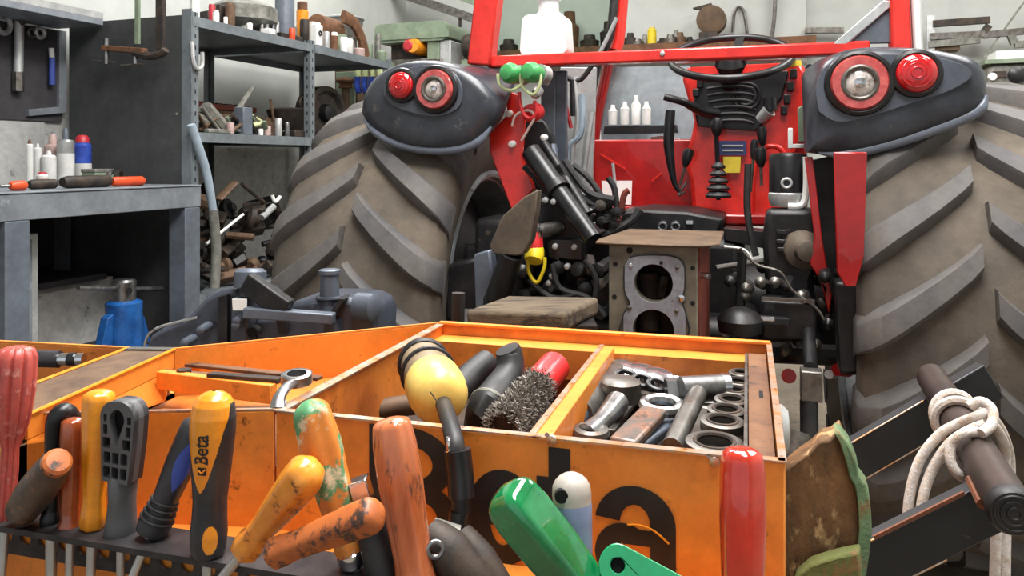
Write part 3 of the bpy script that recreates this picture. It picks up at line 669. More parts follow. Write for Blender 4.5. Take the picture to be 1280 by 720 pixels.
tp(MB().prism([V((f0.x - .028, YG - .012, zt)), V((f0.x + .02, YG - .022, zt)), V((f0.x + .07, YG - .018, zt)), V((f1.x - .03, YG - .026, zt)), V((f1.x + .01, YG - .020, zt)), V((f1.x + .045, YG + .03, zt)), V((f1.x + .04, YG + .34, zt)), V((f0.x - .01, YG + .34, zt)), V((f0.x - .034, YG + .05, zt))], (0, 0, .006)), 'case_cover', 'cover_tan', case, bevel=.003)
go = [gp(u, v) for u, v in [(787, 322), (800, 319), (835, 319), (850, 324), (856, 334), (856, 360), (853, 371), (853, 381), (857, 390), (857, 430), (780, 430), (780, 392), (788, 381), (785, 372), (781, 362), (781, 332)]]
gx = tp(MB().plate([go] + [px_circ(817, 354, 24.5), px_circ(817, 412, 26)], mpg, -.006, -.0005), 'gasket', 'gasket', case, bevel=.001)
edge = [V((a_, YG - .0045, b_)) for a_, b_ in go]
tp(MB().tube(smooth_path(edge[8:10] and edge, 2), .0022, 6), 'gasket_bead', 'black_rubber', case)
for u, v, m, r in [(852, 372, 'chrome', .0085), (789, 331, 'chrome', .005), (847, 334, 'dull_steel', .005), (787, 384, 'dull_steel', .006), (846, 388, 'dull_steel', .005), (827, 328, 'dark_hole', .004)]:
    a_, b_ = gp(u, v); tp(MB().lathe((a_, YG - .004, b_), (0, -1, 0), [(0, r), (.005, r * .9), (.007, r * .3)], 12), 'bolt_head', m, case)
for u, v, r in [(787, 313, .007), (769, 330, .0055), (768, 371, .0055), (866, 335, .005), (866, 379, .005)]:
    a_, b_ = gp(u, v); tp(MB().cyl((a_, YG - .001, b_), (a_, YG + .004, b_), r, n=14), 'bolt_hole', 'dark_hole', case)
q = V((f1.x + .004, YG + .03, gp(878, 347)[1])); tp(MB().cyl(q, q + V((.02, -.008, 0)), .008, n=8), 'bolt_head', 'chrome', case)
# --- right rear: filter canister, bracket, black plates, hoses
q = T(985, 258, .10)
tp(MB().lathe(q, (0, 0, 1), [(0, .045), (.02, .052), (.035, .052), (.045, .044)], 24), 'filter_base', 'aluminium')
cn = tp(MB().lathe(q + V((0, 0, .04)), (0, 0, 1), [(0, .050), (.095, .050), (.105, .044), (.108, .01)], 24), 'filter_canister', 'black_plastic')
tp(MB().torus(q + V((-.005, -.05, .065)), (0, 1, 0), .012, .004, 18), 'canister_ring', 'aluminium', cn)
tp(MB().tube([T(1008, 196, .05), T(1008, 236, .05), T(1003, 256, .05), T(985, 258, .05)], .009, 8, 4), 'white_pipe', 'white_print')
tpoly([(958, 262), (1022, 262), (1024, 330), (1018, 345), (1020, 395), (990, 400), (958, 380), (953, 300)], .02, .12, 'pump_body', 'cast_black', bevel=.015)
tp(MB().lathe(T(1003, 312, .03), (.2, -1, 0), [(0, .055), (.02, .05), (.03, .03), (.05, .026), (.055, .01)], 18), 'pump_dome', 'earth_steel')
for i, (u, v) in enumerate([(977, 290), (977, 302), (978, 312)]):
    q = T(u, v, .012); tp(MB().box(q.x - .014, q.x + .014, .008, .02, q.z - .006, q.z + .006), 'cast_mark', 'black_plastic', bevel=.002)
tpoly([(950, 375), (1020, 378), (1022, 425), (950, 425)], -.10, .10, 'drawbar_plate', 'cast_black', bevel=.01)
tp(MB().bar(T(952, 373, -.11), T(1018, 377, -.11), .01, .008), 'plate_edge', 'dull_steel')
tp(MB().bar(T(930, 398, -.15), T(985, 402, -.12), .03, .02), 'linkage_rod', 'cast_black', bevel=.003)
tp(MB().cyl(T(942, 398, -.16), T(968, 399, -.16), .006, n=8), 'linkage_pin', 'chrome')
tp(MB().tube([T(u, v, -.1) for u, v in [(925, 310), (945, 330), (975, 340), (990, 362), (1020, 385), (1030, 400)]], .0035, 6, 6), 'control_cable', 'dull_steel')
tp(MB().tube([T(u, v, -.05) for u, v in [(905, 308), (930, 312), (940, 325)]], .0035, 6, 6), 'control_cable', 'white_print')
tp(MB().tube([T(u, v, -.05) for u, v in [(935, 205), (934, 260), (940, 300), (945, 320)]], .009, 6, 6), 'control_cable', 'black_rubber')
tp(MB().tube([T(u, v, -.05) for u, v in [(928, 315), (926, 360), (924, 420)]], .012, 8, 4), 'drop_rod', 'cast_black')
tpoly([(905, 285), (960, 290), (960, 312), (905, 300)], .10, .1, 'floor_edge', 'black_plastic')
tp(MB().tube([T(895, 335, .0), T(955, 326, .05)], .008, 8), 'cross_rod', 'dull_steel')
tp(MB().lathe(T(925, 415, -.2), (0, 0, 1), [(0, .05), (.03, .055), (.05, .04), (.06, .015)], 20), 'ball_joint', 'cast_black')
for k in range(34):
    u = random.uniform(905, 1055); v = random.uniform(330, 440); q = T(u, v, random.uniform(-.05, .1))
    tp(MB().lathe(q, (random.uniform(-.4, .4), -1, random.uniform(-.3, .3)), [(-.03, .016), (.01, .016), (.014, .012), (.02, .004)], 8), 'fitting', random.choice(['cast_black', 'black_plastic', 'dull_steel']))
tpoly([(1044, 352), (1072, 352), (1074, 470), (1050, 470)], -.10, .1, 'stabiliser', 'cast_black', bevel=.01)
# lower link with adjuster hanging behind the chest
q0, q1 = T(1014, 462, -.25), T(1011, 500, -.25)
tp(MB().box(q0.x - .024, q0.x + .024, -.27, -.22, q1.z, q0.z), 'link_fork', 'dull_steel', bevel=.004)
tp(MB().tube([q1, T(1012, 560, -.28)], .020, 12), 'link_screw', 'cast_black')
tp(MB().tube([T(1000, 540, -.3), T(992, 575, -.32)], .03, 12), 'link_ball', 'dull_steel')
tp(MB().tube([q0 + V((0, .02, 0)), T(1010, 405, -.06)], .016, 10), 'link_rod', 'cast_black')
tp(MB().cyl(T(986, 470, .1), T(986, 470, .2), .02), 'plug', 'red_cap'); tp(MB().cyl(T(1046, 462, .1), T(1060, 464, .15), .016), 'plug', 'red_cap')
tp(MB().cyl(T(1036, 468, .1), T(1042, 468, .15), .012), 'plug', 'white_print')
tp(MB().tube([T(940, 440, .2), T(1060, 445, .2)], .03, 8), 'cross_shaft', 'cast_black')

# ============================================================ shelving, bench and the rest of the workshop
def rp(mb, name, m, parent=None, **k): return mb.build(name, m, parent, fr=WR, **k)
SD, B1, B2 = .70, .92, 1.86
ZTOP, ZMID, ZLOW = EYE + .65, EYE + .126, .52
sh = thing('shelving_unit', 'grey slotted-angle steel shelving unit beside the workbench, loaded with parts', 'shelf', (-SD / 2, B2 / 2, 0), fr=WR)
def upright(x, y, z1, dx, dy):
    mb = MB(); mb.box(x, x + dx * .042, y, y + dy * .003, 0, z1); mb.box(x, x + dx * .003, y, y + dy * .042, 0, z1)
    o = rp(mb, 'upright', 'shelf_grey', sh)
    for k in range(int(z1 / .05)):
        z = .05 + k * .05
        if z > .95:
            rp(MB().box(x + dx * .0175, x + dx * .0245, y - dy * .0006, y + dy * .0005, z, z + .02), 'slot', 'dark_hole', o, smooth=0)
            rp(MB().box(x + .0005 * (1 if dx < 0 else -1) , x - .0006 * (1 if dx < 0 else -1), y + dy * .0175, y + dy * .0245, z, z + .02), 'slot', 'dark_hole', o, smooth=0)
for (x, y, dx, dy) in [(0, 0, -1, 1), (0, B1, -1, 1), (0, B2, -1, -1), (-SD, 0, 1, 1), (-SD, B1, 1, -1), (-SD, B2, 1, -1)]:
    upright(x, y, ZTOP + (.02 if x == 0 else .0), dx, dy)
def board(y0, y1, z):
    mb = MB().box(-SD, -.001, y0, y1, z - .004, z); mb.box(-.004, .001, y0, y1, z - .045, z); mb.box(-SD, -SD + .003, y0, y1, z - .04, z)
    mb.box(-SD, 0, y0, y0 + .003, z - .04, z); mb.box(-SD, 0, y1 - .003, y1, z - .04, z)
    return rp(mb, 'shelf_board', 'shelf_grey', sh)
for z in (ZTOP, ZMID, ZLOW):
    board(.004, B1 - .004, z); board(B1 + .045, B2 - .004, z)
rp(MB().box(-SD - .03, -.005, -.006, -.002, .0, ZTOP + .005), 'side_panel', 'panel_dark', sh)
rp(MB().box(-.05, .006, -.010, -.006, .0, ZTOP + .03), 'corner_strip', 'shelf_grey', sh)

# --- bench
bx0, bx1, by0, by1 = XL + .02, .08, -1.75, -.03
zbt = EYE - .109
be = thing('workbench', 'grey steel workbench with box-section legs along the wall', 'workbench', ((bx0 + bx1) / 2, -.9, 0), fr=WR)
rp(MB().box(bx0, bx1, by0, by1, zbt - .006, zbt), 'bench_top', 'bench_grey', be, bevel=.002)
rp(MB().box(bx1 - .05, bx1 - .004, by0, by1, zbt - .098, zbt - .007), 'front_rail', 'bench_grey', be, bevel=.003)
rp(MB().box(bx0, bx1 - .06, by1 - .05, by1 - .004, zbt - .098, zbt - .007), 'end_rail', 'bench_grey', be, bevel=.003)
for (x, y) in [(bx1, by1), (bx1, -.86), (bx1, -1.7), (bx0 + .1, by1), (bx0 + .1, -.86), (bx0 + .1, -1.7)]:
    rp(MB().box(x - .095, x - .004, y - .095, y - .004, 0, zbt - .098), 'leg', 'grey_paint', be, bevel=.004)
rp(MB().box(-.40, bx1 - .02, by0, by1 - .1, .30, .34), 'lower_shelf', 'board_dark', be)
rp(MB().box(bx0, bx0 + .10, by0, by1 - .1, zbt - .38, zbt - .10), 'back_board', 'board_dark', be)
rp(MB().box(bx0, -.36, by0, by1 - .1, zbt - .425, zbt - .40), 'middle_shelf', 'board_dark', be)
# --- jack under the bench
def at_x(u, x): return hit(WR, u, 300, 0, x).y
jx = -.06; jy = at_x(155, jx); jz = .34
def jv(v): return hit(WR, 155, v, 0, jx).z
jk = thing('bottle_jack', 'blue hydraulic bottle jack with silver head under the workbench', 'jack', (jx, jy, jz), fr=WR)
rp(MB().box(jx - .10, jx + .10, jy - .10, jy + .10, jz, jz + .03), 'base', 'blue_paint', jk, bevel=.008)
rp(MB().lathe((jx, jy, jz + .03), (0, 0, 1), [(0, .075), (.10, .075), (jv(392) - jz - .03, .070), (jv(378) - jz - .03, .072), (jv(375) - jz - .03, .055)], 28), 'cylinder', 'blue_paint', jk)
rp(MB().lathe((jx, jy, jv(376)), (0, 0, 1), [(0, .046), (jv(352) - jv(376), .048), (jv(349) - jv(376), .04)], 24), 'saddle', 'steel', jk)
rp(MB().cyl((jx + .046, jy - .02, jv(362)), (jx + .050, jy - .02, jv(362)), .014), 'saddle_hole', 'dark_hole', jk)
rp(MB().prism([(jx - .02, jy - .075, jz + .03), (jx - .02, jy - .14, jz + .03), (jx - .02, jy - .10, jv(392)), (jx - .02, jy - .07, jv(388))], (.04, 0, 0)), 'side_rib', 'blue_paint', jk, bevel=.004)
rp(MB().prism([(jx - .02, jy + .075, jz + .03), (jx - .02, jy + .13, jz + .03), (jx - .02, jy + .09, jv(400)), (jx - .02, jy + .07, jv(395))], (.04, 0, 0)), 'side_rib', 'blue_paint', jk, bevel=.004)
a = hit(WR, 98, 360, 0, jx); b = hit(WR, 203, 361, 0, jx)
rp(MB().cyl((jx, a.y, a.z), (jx, b.y, b.z), .010), 'handle_bar', 'steel', jk)
t = thing('steel_locker', 'pale grey steel locker standing under the workbench', 'locker', (-.2, at_x(30, -.1), 0), fr=WR)
y1_ = at_x(48, -.06); rp(MB().box(-.38, -.06, -1.72, y1_, 0, zbt - .16), 'body', 'aluminium', t, bevel=.004); rp(MB().box(-.06, -.052, -1.70, y1_ - .03, .05, zbt - .18), 'door', 'bench_grey', t, bevel=.003)
ly = at_x(192, -.45)
rp(MB().cyl((-.45, ly - .08, zbt - .4 + .014), (-.45, ly + .02, zbt - .4 + .014), .012), 'metal_rod', 'steel', label='short bright steel rod lying on the shelf under the workbench', cat='rod')
# --- tool board on the wall behind the bench, wall shelf above
bd = thing('tool_board', 'dark tool panel on the wall above the bench, with a steel edge strip', 'tool board', (XL + .02, -.5, 1.3), fr=WR)
ba = hit(WR, 78, 140, 0, XL + .03)
rp(MB().box(XL + .012, XL + .03, -1.6, ba.y, hit(WR, 30, 150, 0, XL + .03).z, ZTOP - .03), 'panel', 'board_dark', bd)
rp(MB().box(XL + .03, XL + .045, ba.y - .03, ba.y + .01, hit(WR, 78, 140, 0, XL + .03).z, ZTOP - .03), 'edge_strip', 'bench_grey', bd)
rp(MB().bar(hit(WR, 34, 141, 0, XL + .04), hit(WR, 79, 137, 0, XL + .04), .02, .03), 'edge_strip', 'bench_grey', bd)
wz = ZTOP - .02
ws_ = thing('wall_shelf', 'pale steel wall shelf above the tool panel', 'shelf', (XL + .1, -.8, wz), fr=WR)
rp(MB().box(XL + .013, XL + .30, -1.8, -.02, wz, wz + .03), 'board', 'bench_grey', ws_, bevel=.003)
rp(MB().box(XL + .28, XL + .30, -1.8, -.02, wz + .03, wz + .06), 'lip', 'aluminium', ws_)
xb = XL + .055
def onb(u, v): return hit(WR, u, v, 0, xb)
t1 = thing('box_spanner', 'long pale steel tube spanner hanging on the tool panel', 'spanner', onb(23, 110), fr=WR)
rp(MB().tube([onb(24, 24), onb(23, 92)], .020, 12), 'shaft', 'aluminium', t1); rp(MB().tube([onb(23, 90), onb(23, 114)], .024, 6), 'socket_end', 'dull_steel', t1)
rp(MB().bar(onb(20, 14), onb(28, 30), .05, .05), 'head', 'dull_steel', t1)
t1 = rp(MB().torus(onb(50, 41), (1, 0, 0), .022, .010, 20), 'ring', 'aluminium', label='small bright ring hung on the tool panel beside the tube spanner', cat='ring')
t1 = rp(MB().torus(onb(40, 41), (1, 0, 0), .020, .007, 20), 'ring', 'dull_steel', label='dark ring hung behind the small bright ring on the tool panel', cat='ring')
t1 = rp(MB().torus(onb(4, 30), (1, .2, 0), .04, .012, 24), 'ring', 'aluminium', label='large steel ring hung on the tool panel at the head of the tube spanner', cat='ring')
t1 = thing('hanging_screwdriver', 'thin dark screwdriver with white tip hanging on the panel edge strip', 'screwdriver', onb(65, 108), fr=WR)
rp(MB().tube([onb(65, 72), onb(65, 106)], .014, 10), 'grip', 'h_blue', t1); rp(MB().tube([onb(64, 60), onb(65, 73)], .012, 10), 'collar', 'white_print', t1)
# --- puller hanging from the shelf side
py = -.10
def onp(u, v): return hit(WR, u, v, 1, py)
cl_ = thing('hanging_puller', 'rusty two-bolt puller with long steel arms hanging by the dark shelf side', 'puller', onp(168, 66), fr=WR)
rp(MB().bar(onp(172, -40), onp(172, 55), .022, .012, up=(0, 1, 0)), 'arm', 'machine_green', cl_)
rp(MB().bar(onp(201, -40), onp(201, 62), .04, .02, up=(0, 1, 0)), 'arm', 'scrap_dark', cl_)
rp(MB().bar(onp(129, 60), onp(182, 64), .03, .025), 'crossbar', 'rust_brown', cl_, bevel=.004)
rp(MB().tube([onp(168, 66), onp(185, 70), onp(200, 68), onp(207, 62)], .018, 8, 4), 'hook_end', 'scrap_dark', cl_)
for u in (133, 169):
    rp(MB().cyl(onp(u, 48 if u < 150 else 60), onp(u, 80), .012, n=10), 'bolt', 'steel', cl_)
    rp(MB().cyl(onp(u - 18, 76 if u < 150 else 82), onp(u + 10, 78 if u < 150 else 80), .005, n=8), 'tommy_bar', 'dull_steel', cl_)
rp(MB().bar(onp(172, -40) , onp(201, -40), .03, .03), 'top_bar', 'scrap_dark', cl_)

# --- things standing on the bench
def bench_at(u, x): return V((x, at_x(u, x), zbt))
def px(u, x): p = L2(WR, (x, at_x(u, x), zbt)); return p.y / FPX     # metres per pixel there
def can(name, u, x, wpx, hpx, body, cap, label, cat, capr=.5, caph=.16, extra=None):
    b = bench_at(u, x); s = px(u, x); r = wpx * s / 2; h = hpx * s
    t = thing(name, label, cat, b, fr=WR)
    rp(MB().lathe(b, (0, 0, 1), [(0, r * .96), (.004, r), (h * (1 - caph) - r * .35, r), (h * (1 - caph) - r * .1, r * .8), (h * (1 - caph), r * capr)], 22), 'can_body', body, t)
    rp(MB().lathe(b + V((0, 0, h * (1 - caph) - .002)), (0, 0, 1), [(0, r * capr), (h * caph * .7, r * capr * .9), (h * caph, r * capr * .55)], 18), 'cap', cap, t)
    if extra: rp(MB().lathe(b + V((0, 0, h * extra[1])), (0, 0, 1), [(0, r * 1.01), (h * extra[2], r * 1.01)], 22), 'label_band', extra[0], t)
    return t
can('spray_can', 82, -.42, 20, 72, 'can_silver', 'grey_paint', 'silver aerosol can with grey nozzle cap on the bench', 'can', .35, .2, ('can_white', .1, .45))
can('spray_can', 103, -.46, 21, 62, 'can_blue', 'can_red', 'blue aerosol can with red cap on the bench', 'can', .8, .16, ('can_white', .12, .30))
can('plastic_bottle', 66, -.52, 20, 64, 'pink_grey', 'pink_grey', 'pinkish grey plastic bottle behind the silver aerosol can', 'bottle', .5, .2)
can('plastic_bottle', 61, -.36, 17, 45, 'can_white', 'can_white', 'short white plastic bottle in front of the pinkish bottle', 'bottle', .35, .12)
can('glue_tube', 37, -.34, 8, 60, 'can_white', 'rust_brown', 'slim white tube standing upright on the bench, the taller of two', 'tube', .5, .1)
can('glue_tube', 47, -.40, 9, 54, 'can_white', 'can_white', 'slim white tube standing on the bench beside the short bottle', 'tube', .4, .1)
can('small_jar', 53, -.26, 14, 20, 'can_white', 'can_red', 'small white jar with pinkish red band on the bench', 'jar', .8, .15, ('pink_grey', .3, .3))
def lying(name, u0, u1, v, x, rpx, m, label, cat, tip=None, tipm='steel'):
    a = V((x, at_x(u0, x), 0)); b = V((x, at_x(u1, x), 0)); s = px(u0, x); r = rpx * s; a.z = b.z = zbt + r
    d = (b - a).normalized(); L = (b - a).length
    if not tip: return rp(MB().lathe(a, d, [(0, r * .7), (L * .06, r), (L * .9, r), (L, r * .75)], 14), name, m, label=label, cat=cat)
    t = thing(name, label, cat, (a.x, a.y, zbt), fr=WR)
    rp(MB().lathe(a, d, [(0, r * .7), (L * .1, r), (L * .55, r * .9), (L * .62, r * .6)], 14), 'handle', m, t)
    rp(MB().lathe(a + d * L * .58, d, [(0, r * .3), (L * .42, r * .3)], 10), 'blade', tipm, t); return t
lying('screwdriver', 179, 140, 0, -.05, 6, 'orange_red', 'orange-red handle lying on the bench edge beside a dark tool', 'tool handle')
lying('torch', 137, 78, 0, -.06, 7.5, 'scrap_dark', 'dark grey cylindrical torch lying along the bench edge', 'torch')
lying('chisel', 32, 0, 0, -.02, 6.5, 'orange_red', 'orange handled chisel lying on the bench beside the torch', 'chisel', True)
lying('dark_tool', 70, 36, 0, -.10, 6, 'scrap_dark', 'short dark tool lying on the bench behind the chisel', 'tool')
bb = bench_at(122, -.34); s = px(122, -.34)
t = thing('parts_tin', 'khaki parts tin on the bench beside the blue aerosol can', 'tin', bb, fr=WR)
rp(MB().box(bb.x - .04, bb.x + .04, bb.y - .05, bb.y + .05, bb.z, bb.z + .055), 'tin_body', 'machine_green', t, bevel=.004)
rp(MB().box(bb.x - .042, bb.x + .042, bb.y - .052, bb.y + .052, bb.z + .055, bb.z + .07), 'lid', 'scrap_grey', t, bevel=.003)
for k, u in enumerate((140, 150)):
    b = bench_at(u, -.30); rp(MB().torus(b + V((0, 0, .035)), (1, .2, .1), .024, .011, 20), 'bearing_ring', 'steel' if k == 0 else 'scrap_dark', label=('bright steel bearing ring leaning by the khaki tin', 'dark bearing ring standing beside the bright one on the bench')[k], cat='bearing')
# galvanised sheet behind the bottles
ga = hit(WR, 0, 152, 0, XL + .05); gb = hit(WR, 58, 152, 0, XL + .05)
rp(MB().box(XL + .02, XL + .04, ga.y - .3, gb.y, zbt, hit(WR, 30, 152, 0, XL + .04).z), 'metal_sheet', 'wall_lower', label='mottled galvanised sheet leaning on the wall behind the bottles', cat='sheet')

# --- goods on the shelves
def shelf_at(u, x, z): return V((x, at_x(u, x), z))
def spx(u, x): p = L2(WR, (x, at_x(u, x), 1)); return p.y / FPX
def put_cyl(u, x, z, wpx, hpx, m, name, label, cat, group=None, taper=1, capm=None):
    b = shelf_at(u, x, z); s = spx(u, x); r = wpx * s / 2; h = hpx * s
    if capm:
        t = thing(name, label, cat, b, group, fr=WR)
        rp(MB().lathe(b, (0, 0, 1), [(0, r), (h * .8, r * taper), (h * .82, r * taper * .8)], 18), 'body', m, t)
        rp(MB().lathe(b + V((0, 0, h * .8)), (0, 0, 1), [(0, r * .85), (h * .18, r * .85), (h * .2, r * .6)], 16), 'lid', capm, t); return t
    return rp(MB().lathe(b, (0, 0, 1), [(0, r * .95), (.003, r), (h * .92, r * taper), (h, r * taper * .85)], 18), name, m, label=label, cat=cat, group=group)
def put_box(u, x, z, wpx, hpx, m, name, label, cat, group=None, rot=0, dp=.06):
    b = shelf_at(u, x, z); s = spx(u, x); wd = wpx * s / 2; h = hpx * s
    c, sn = math.cos(rot), math.sin(rot)
    mb = MB().obox(b + V((0, 0, h / 2)), (wd * sn, wd * c, 0), (dp / 2 * c, -dp / 2 * sn, 0), (0, 0, h / 2))
    return rp(mb, name, m, label=label, cat=cat, group=group, bevel=.004)
Z = ZTOP + .0015
put_cyl(270, -.04, Z, 8, 16, 'white_print', 'small_bottle', 'little white bottle on the top shelf by the corner upright', 'bottle', capm='can_white')
put_cyl(282, -.05, Z, 5, 11, 'white_print', 'cap_piece', 'tiny white cap on the top shelf beside the little bottle', 'cap')
put_cyl(312, -.03, Z, 7, 9, 'white_print', 'cap_piece', 'low white plug on the top shelf under the big grey casting', 'plug')
put_box(335, -.03, Z, 12, 7, 'white_print', 'white_block', 'flat white block at the front of the top shelf', 'block')
for k, (u, h, m) in enumerate([(327, 16, 'steel'), (333, 22, 'aluminium'), (341, 20, 'steel'), (346, 22, 'aluminium')]):
    put_cyl(u, -.08, Z, 6, h, m, 'bolt_stub', 'upright steel bolt in a cluster on the top shelf', 'bolt', 'upright bolts on the top shelf')
b = shelf_at(305, -.20, Z)
t = thing('gear_casting', 'big round grey gear casting on the top shelf', 'casting', b, fr=WR)
rp(MB().lathe(b + V((0, 0, .0)), (0, 0, 1), [(0, .05), (.04, .06), (.05, .10)], 18), 'stem', 'scrap_grey', t)
rp(MB().lathe(b + V((0, 0, .05)), (0, 0, 1), [(0, .10), (.03, .17), (.10, .17), (.13, .12)], 30, flute=lambda a, q: 1 + .03 * math.cos(a * 24)), 'gear_rim', 'scrap_grey', t)
b = shelf_at(258, -.12, Z); rp(MB().tube([b + V((0, -.06, .012)), b + V((.02, .08, .012))], .012, 8), 'red_rod', 'can_red', label='short reddish rod on the top shelf at the corner upright', cat='rod')
put_box(262, -.48, Z, 34, 34, 'scrap_dark', 'machine_part', 'dark machine part behind the little bottle on the top shelf', 'machine part', rot=.3, dp=.2)
put_cyl(356, -.14, Z, 24, 62, 'grey_paint', 'steel_pipe', 'wide blue-grey pipe stub standing on the top shelf', 'pipe')
t = put_cyl(365, -.03, Z, 8, 15, 'orange_red', 'red_plug', 'small orange-red plug in front of the pipe stub', 'plug')
put_box(362, -.06, Z, 44, 8, 'scrap_dark', 'flat_plate', 'dark flat plate with scraps lying on the top shelf', 'plate', dp=.04)
b = shelf_at(378, -.16, Z)
put_cyl(378, -.16, Z, 15, 58, 'h_orange', 'orange_pot', 'orange pot standing on the top shelf behind the white label box', 'pot', capm='rust_brown')
put_box(396, -.02, Z, 14, 26, 'white_print', 'label_box', 'white carton with a dark print on the top shelf by the middle upright', 'carton', dp=.04)
b = shelf_at(396, -.02, Z); rp(MB().torus(b + V((.024, 0, .07)), (1, 0, 0), .012, .004, 16), 'print_mark', 'black_plastic', bpy.data.objects['label_box'])
put_cyl(408, -.05, Z, 8, 22, 'aluminium', 'steel_tube', 'narrow grey tube beside the white carton on the top shelf', 'tube')
put_cyl(418, -.06, Z, 9, 24, 'rust_brown', 'brown_bottle', 'small brown bottle on the top shelf beside the grey tube', 'bottle', capm='white_print')
put_cyl(430, -.05, Z, 9, 20, 'white_print', 'white_cup', 'white plastic beaker on the top shelf, the taller of two', 'beaker', taper=1.15)
put_cyl(436, -.03, Z, 10, 18, 'can_white', 'white_cup', 'off-white beaker touching the taller beaker on the top shelf', 'beaker', taper=1.1)
put_cyl(449, -.06, Z, 14, 11, 'pink_grey', 'dish', 'low pinkish dish on the top shelf under the brown spring', 'dish')
b0 = shelf_at(405, -.22, Z)
t = thing('electric_motor', 'dark cylindrical motor lying across wooden blocks on the top shelf', 'motor', b0, fr=WR)
rp(MB().lathe(b0 + V((0, -.10, .17)), (.1, 1, -.05), [(0, .05), (.01, .075), (.2, .075), (.21, .05), (.26, .02)], 20), 'motor_body', 'rust_brown', t)
rp(MB().box(b0.x - .05, b0.x + .05, b0.y - .06, b0.y + .12, b0.z, b0.z + .10), 'cradle', 'cover_tan', t, bevel=.004)
b = shelf_at(452, -.10, Z); s = spx(452, -.1)
rp(MB().tube([b + V((0, -.22 , .24)), b + V((0, -.10, .22)), b + V((0, 0, .13)), b + V((0, .05, .022))], .022, 6, 5, sq=2.0), 'leaf_spring', 'rust_brown', label='curved rust-brown leaf spring piece arching over the beakers on the top shelf', cat='spring')
b = shelf_at(430, -.33, Z)
t = thing('funnel', 'pale metal funnel standing behind the motor on the top shelf', 'funnel', b, fr=WR)
rp(MB().lathe(b, (0, 0, 1), [(0, .02), (.10, .03), (.22, .12), (.30, .13)], 22), 'cone', 'scrap_grey', t); rp(MB().torus(b + V((0, 0, .3)), (0, 0, 1), .13, .008, 24), 'rim', 'aluminium', t)
put_cyl(477, -.06, Z, 12, 14, 'machine_green', 'green_cup', 'small green pot at the far end of the top shelf', 'pot')
ro = random.Random(21)
for k in range(16):
    u = 246 + k * 15 + ro.uniform(-4, 4); h = ro.uniform(14, 30); m = ro.choice(['scrap_dark', 'scrap_brown', 'machine_green', 'scrap_grey', 'can_red', 'white_print', 'scrap_dark'])
    if k % 2: put_cyl(u, -.13 - .03 * (k % 3), Z, ro.uniform(7, 13), h + 8, m, 'odd_fitting', 'odd round fitting in the clutter along the top shelf', 'fitting', 'round fittings along the top shelf')
    else: put_box(u, -.12 - .03 * (k % 3), Z, ro.uniform(8, 15), h + 6, m, 'odd_bracket', 'odd angular bracket in the clutter along the top shelf', 'bracket', 'brackets along the top shelf', rot=ro.uniform(-.5, .5), dp=.03)
for k in range(8):      # stock on the second bay, nearer the drilling machine
    u = 402 + k * 10; put_cyl(u, -.20, Z, 8, 26 + 5 * (k % 3), ['scrap_dark', 'rust_brown', 'machine_green', 'scrap_grey'][k % 4], 'tall_fitting', 'tall dull fitting standing behind the beakers on the top shelf', 'fitting', 'tall fittings behind the beakers')
# white hook on the corner upright
hk = hit(WR, 246, 78, 0, .012)
rp(MB().tube([V((.012, hk.y - .03, hk.z + .09)), V((.016, hk.y - .025, hk.z)), V((.016, hk.y, hk.z - .03)), V((.016, hk.y + .03, hk.z - .01)), V((.016, hk.y + .03, hk.z + .05))], .009, 8, 5), 'hook', 'aluminium', label='pale double hook hanging on the corner upright of the shelving', cat='hook')
# middle shelf
Z = ZMID + .0015
b = shelf_at(275, -.45, Z)
t = thing('parts_tray', 'dark red parts tray propped at the back of the middle shelf', 'tray', b, fr=WR)
ta, tb = shelf_at(248, -.45, Z), shelf_at(318, -.45, Z)
rp(MB().box(-.62, -.45, ta.y, tb.y, Z, Z + .15), 'tray_box', 'scrap_brown', t, bevel=.004)
rp(MB().box(-.63, -.44, ta.y - .01, tb.y + .01, Z + .15, Z + .18), 'tray_rim', 'block_red', t, bevel=.004)
for k in range(6):
    yy = ta.y + (tb.y - ta.y) * (k + .5) / 6; rp(MB().box(-.60, -.47, yy - .02, yy + .02, Z + .18, Z + .19), 'tray_slot', 'grime', t)
def tilt(u0, v0, u1, v1, x, r, m, name, label, cat, sq=1, group=None):
    a, b = hit(WR, u0, v0, 0, x), hit(WR, u1, v1, 0, x)
    return rp(MB().tube([a, b], r, 8, sq=sq), name, m, label=label, cat=cat, group=group)
tilt(289, 150, 316, 109, -.10, .014, 'scrap_grey', 'pipe_length', 'pale pipe leaning upward out of the scrap on the middle shelf', 'pipe')
tilt(256, 134, 277, 158, -.09, .035, 'scrap_grey', 'casting_arm', 'grey cast arm lying in the scrap on the middle shelf', 'casting')
tilt(240, 146, 256, 154, -.10, .035, 'scrap_grey', 'casting_arm', 'stubby grey casting beside the corner upright on the middle shelf', 'casting')
tilt(306, 138, 332, 155, -.08, .007, 'cream_rubber', 'thin_rod', 'thin cream rod slanting behind the square block on the middle shelf', 'rod')
tilt(314, 157, 330, 154, -.05, .012, 'cream_rubber', 'short_bar', 'short pale green bar lying on the middle shelf front', 'bar')
tilt(338, 124, 342, 150, -.2, .008, 'scrap_brown', 'thin_rod', 'thin brown rod standing upright in the scrap on the middle shelf', 'rod')
put_box(304, -.06, Z, 18, 34, 'grey_paint', 'square_block', 'blue-grey square steel block standing on the middle shelf', 'block', dp=.06)
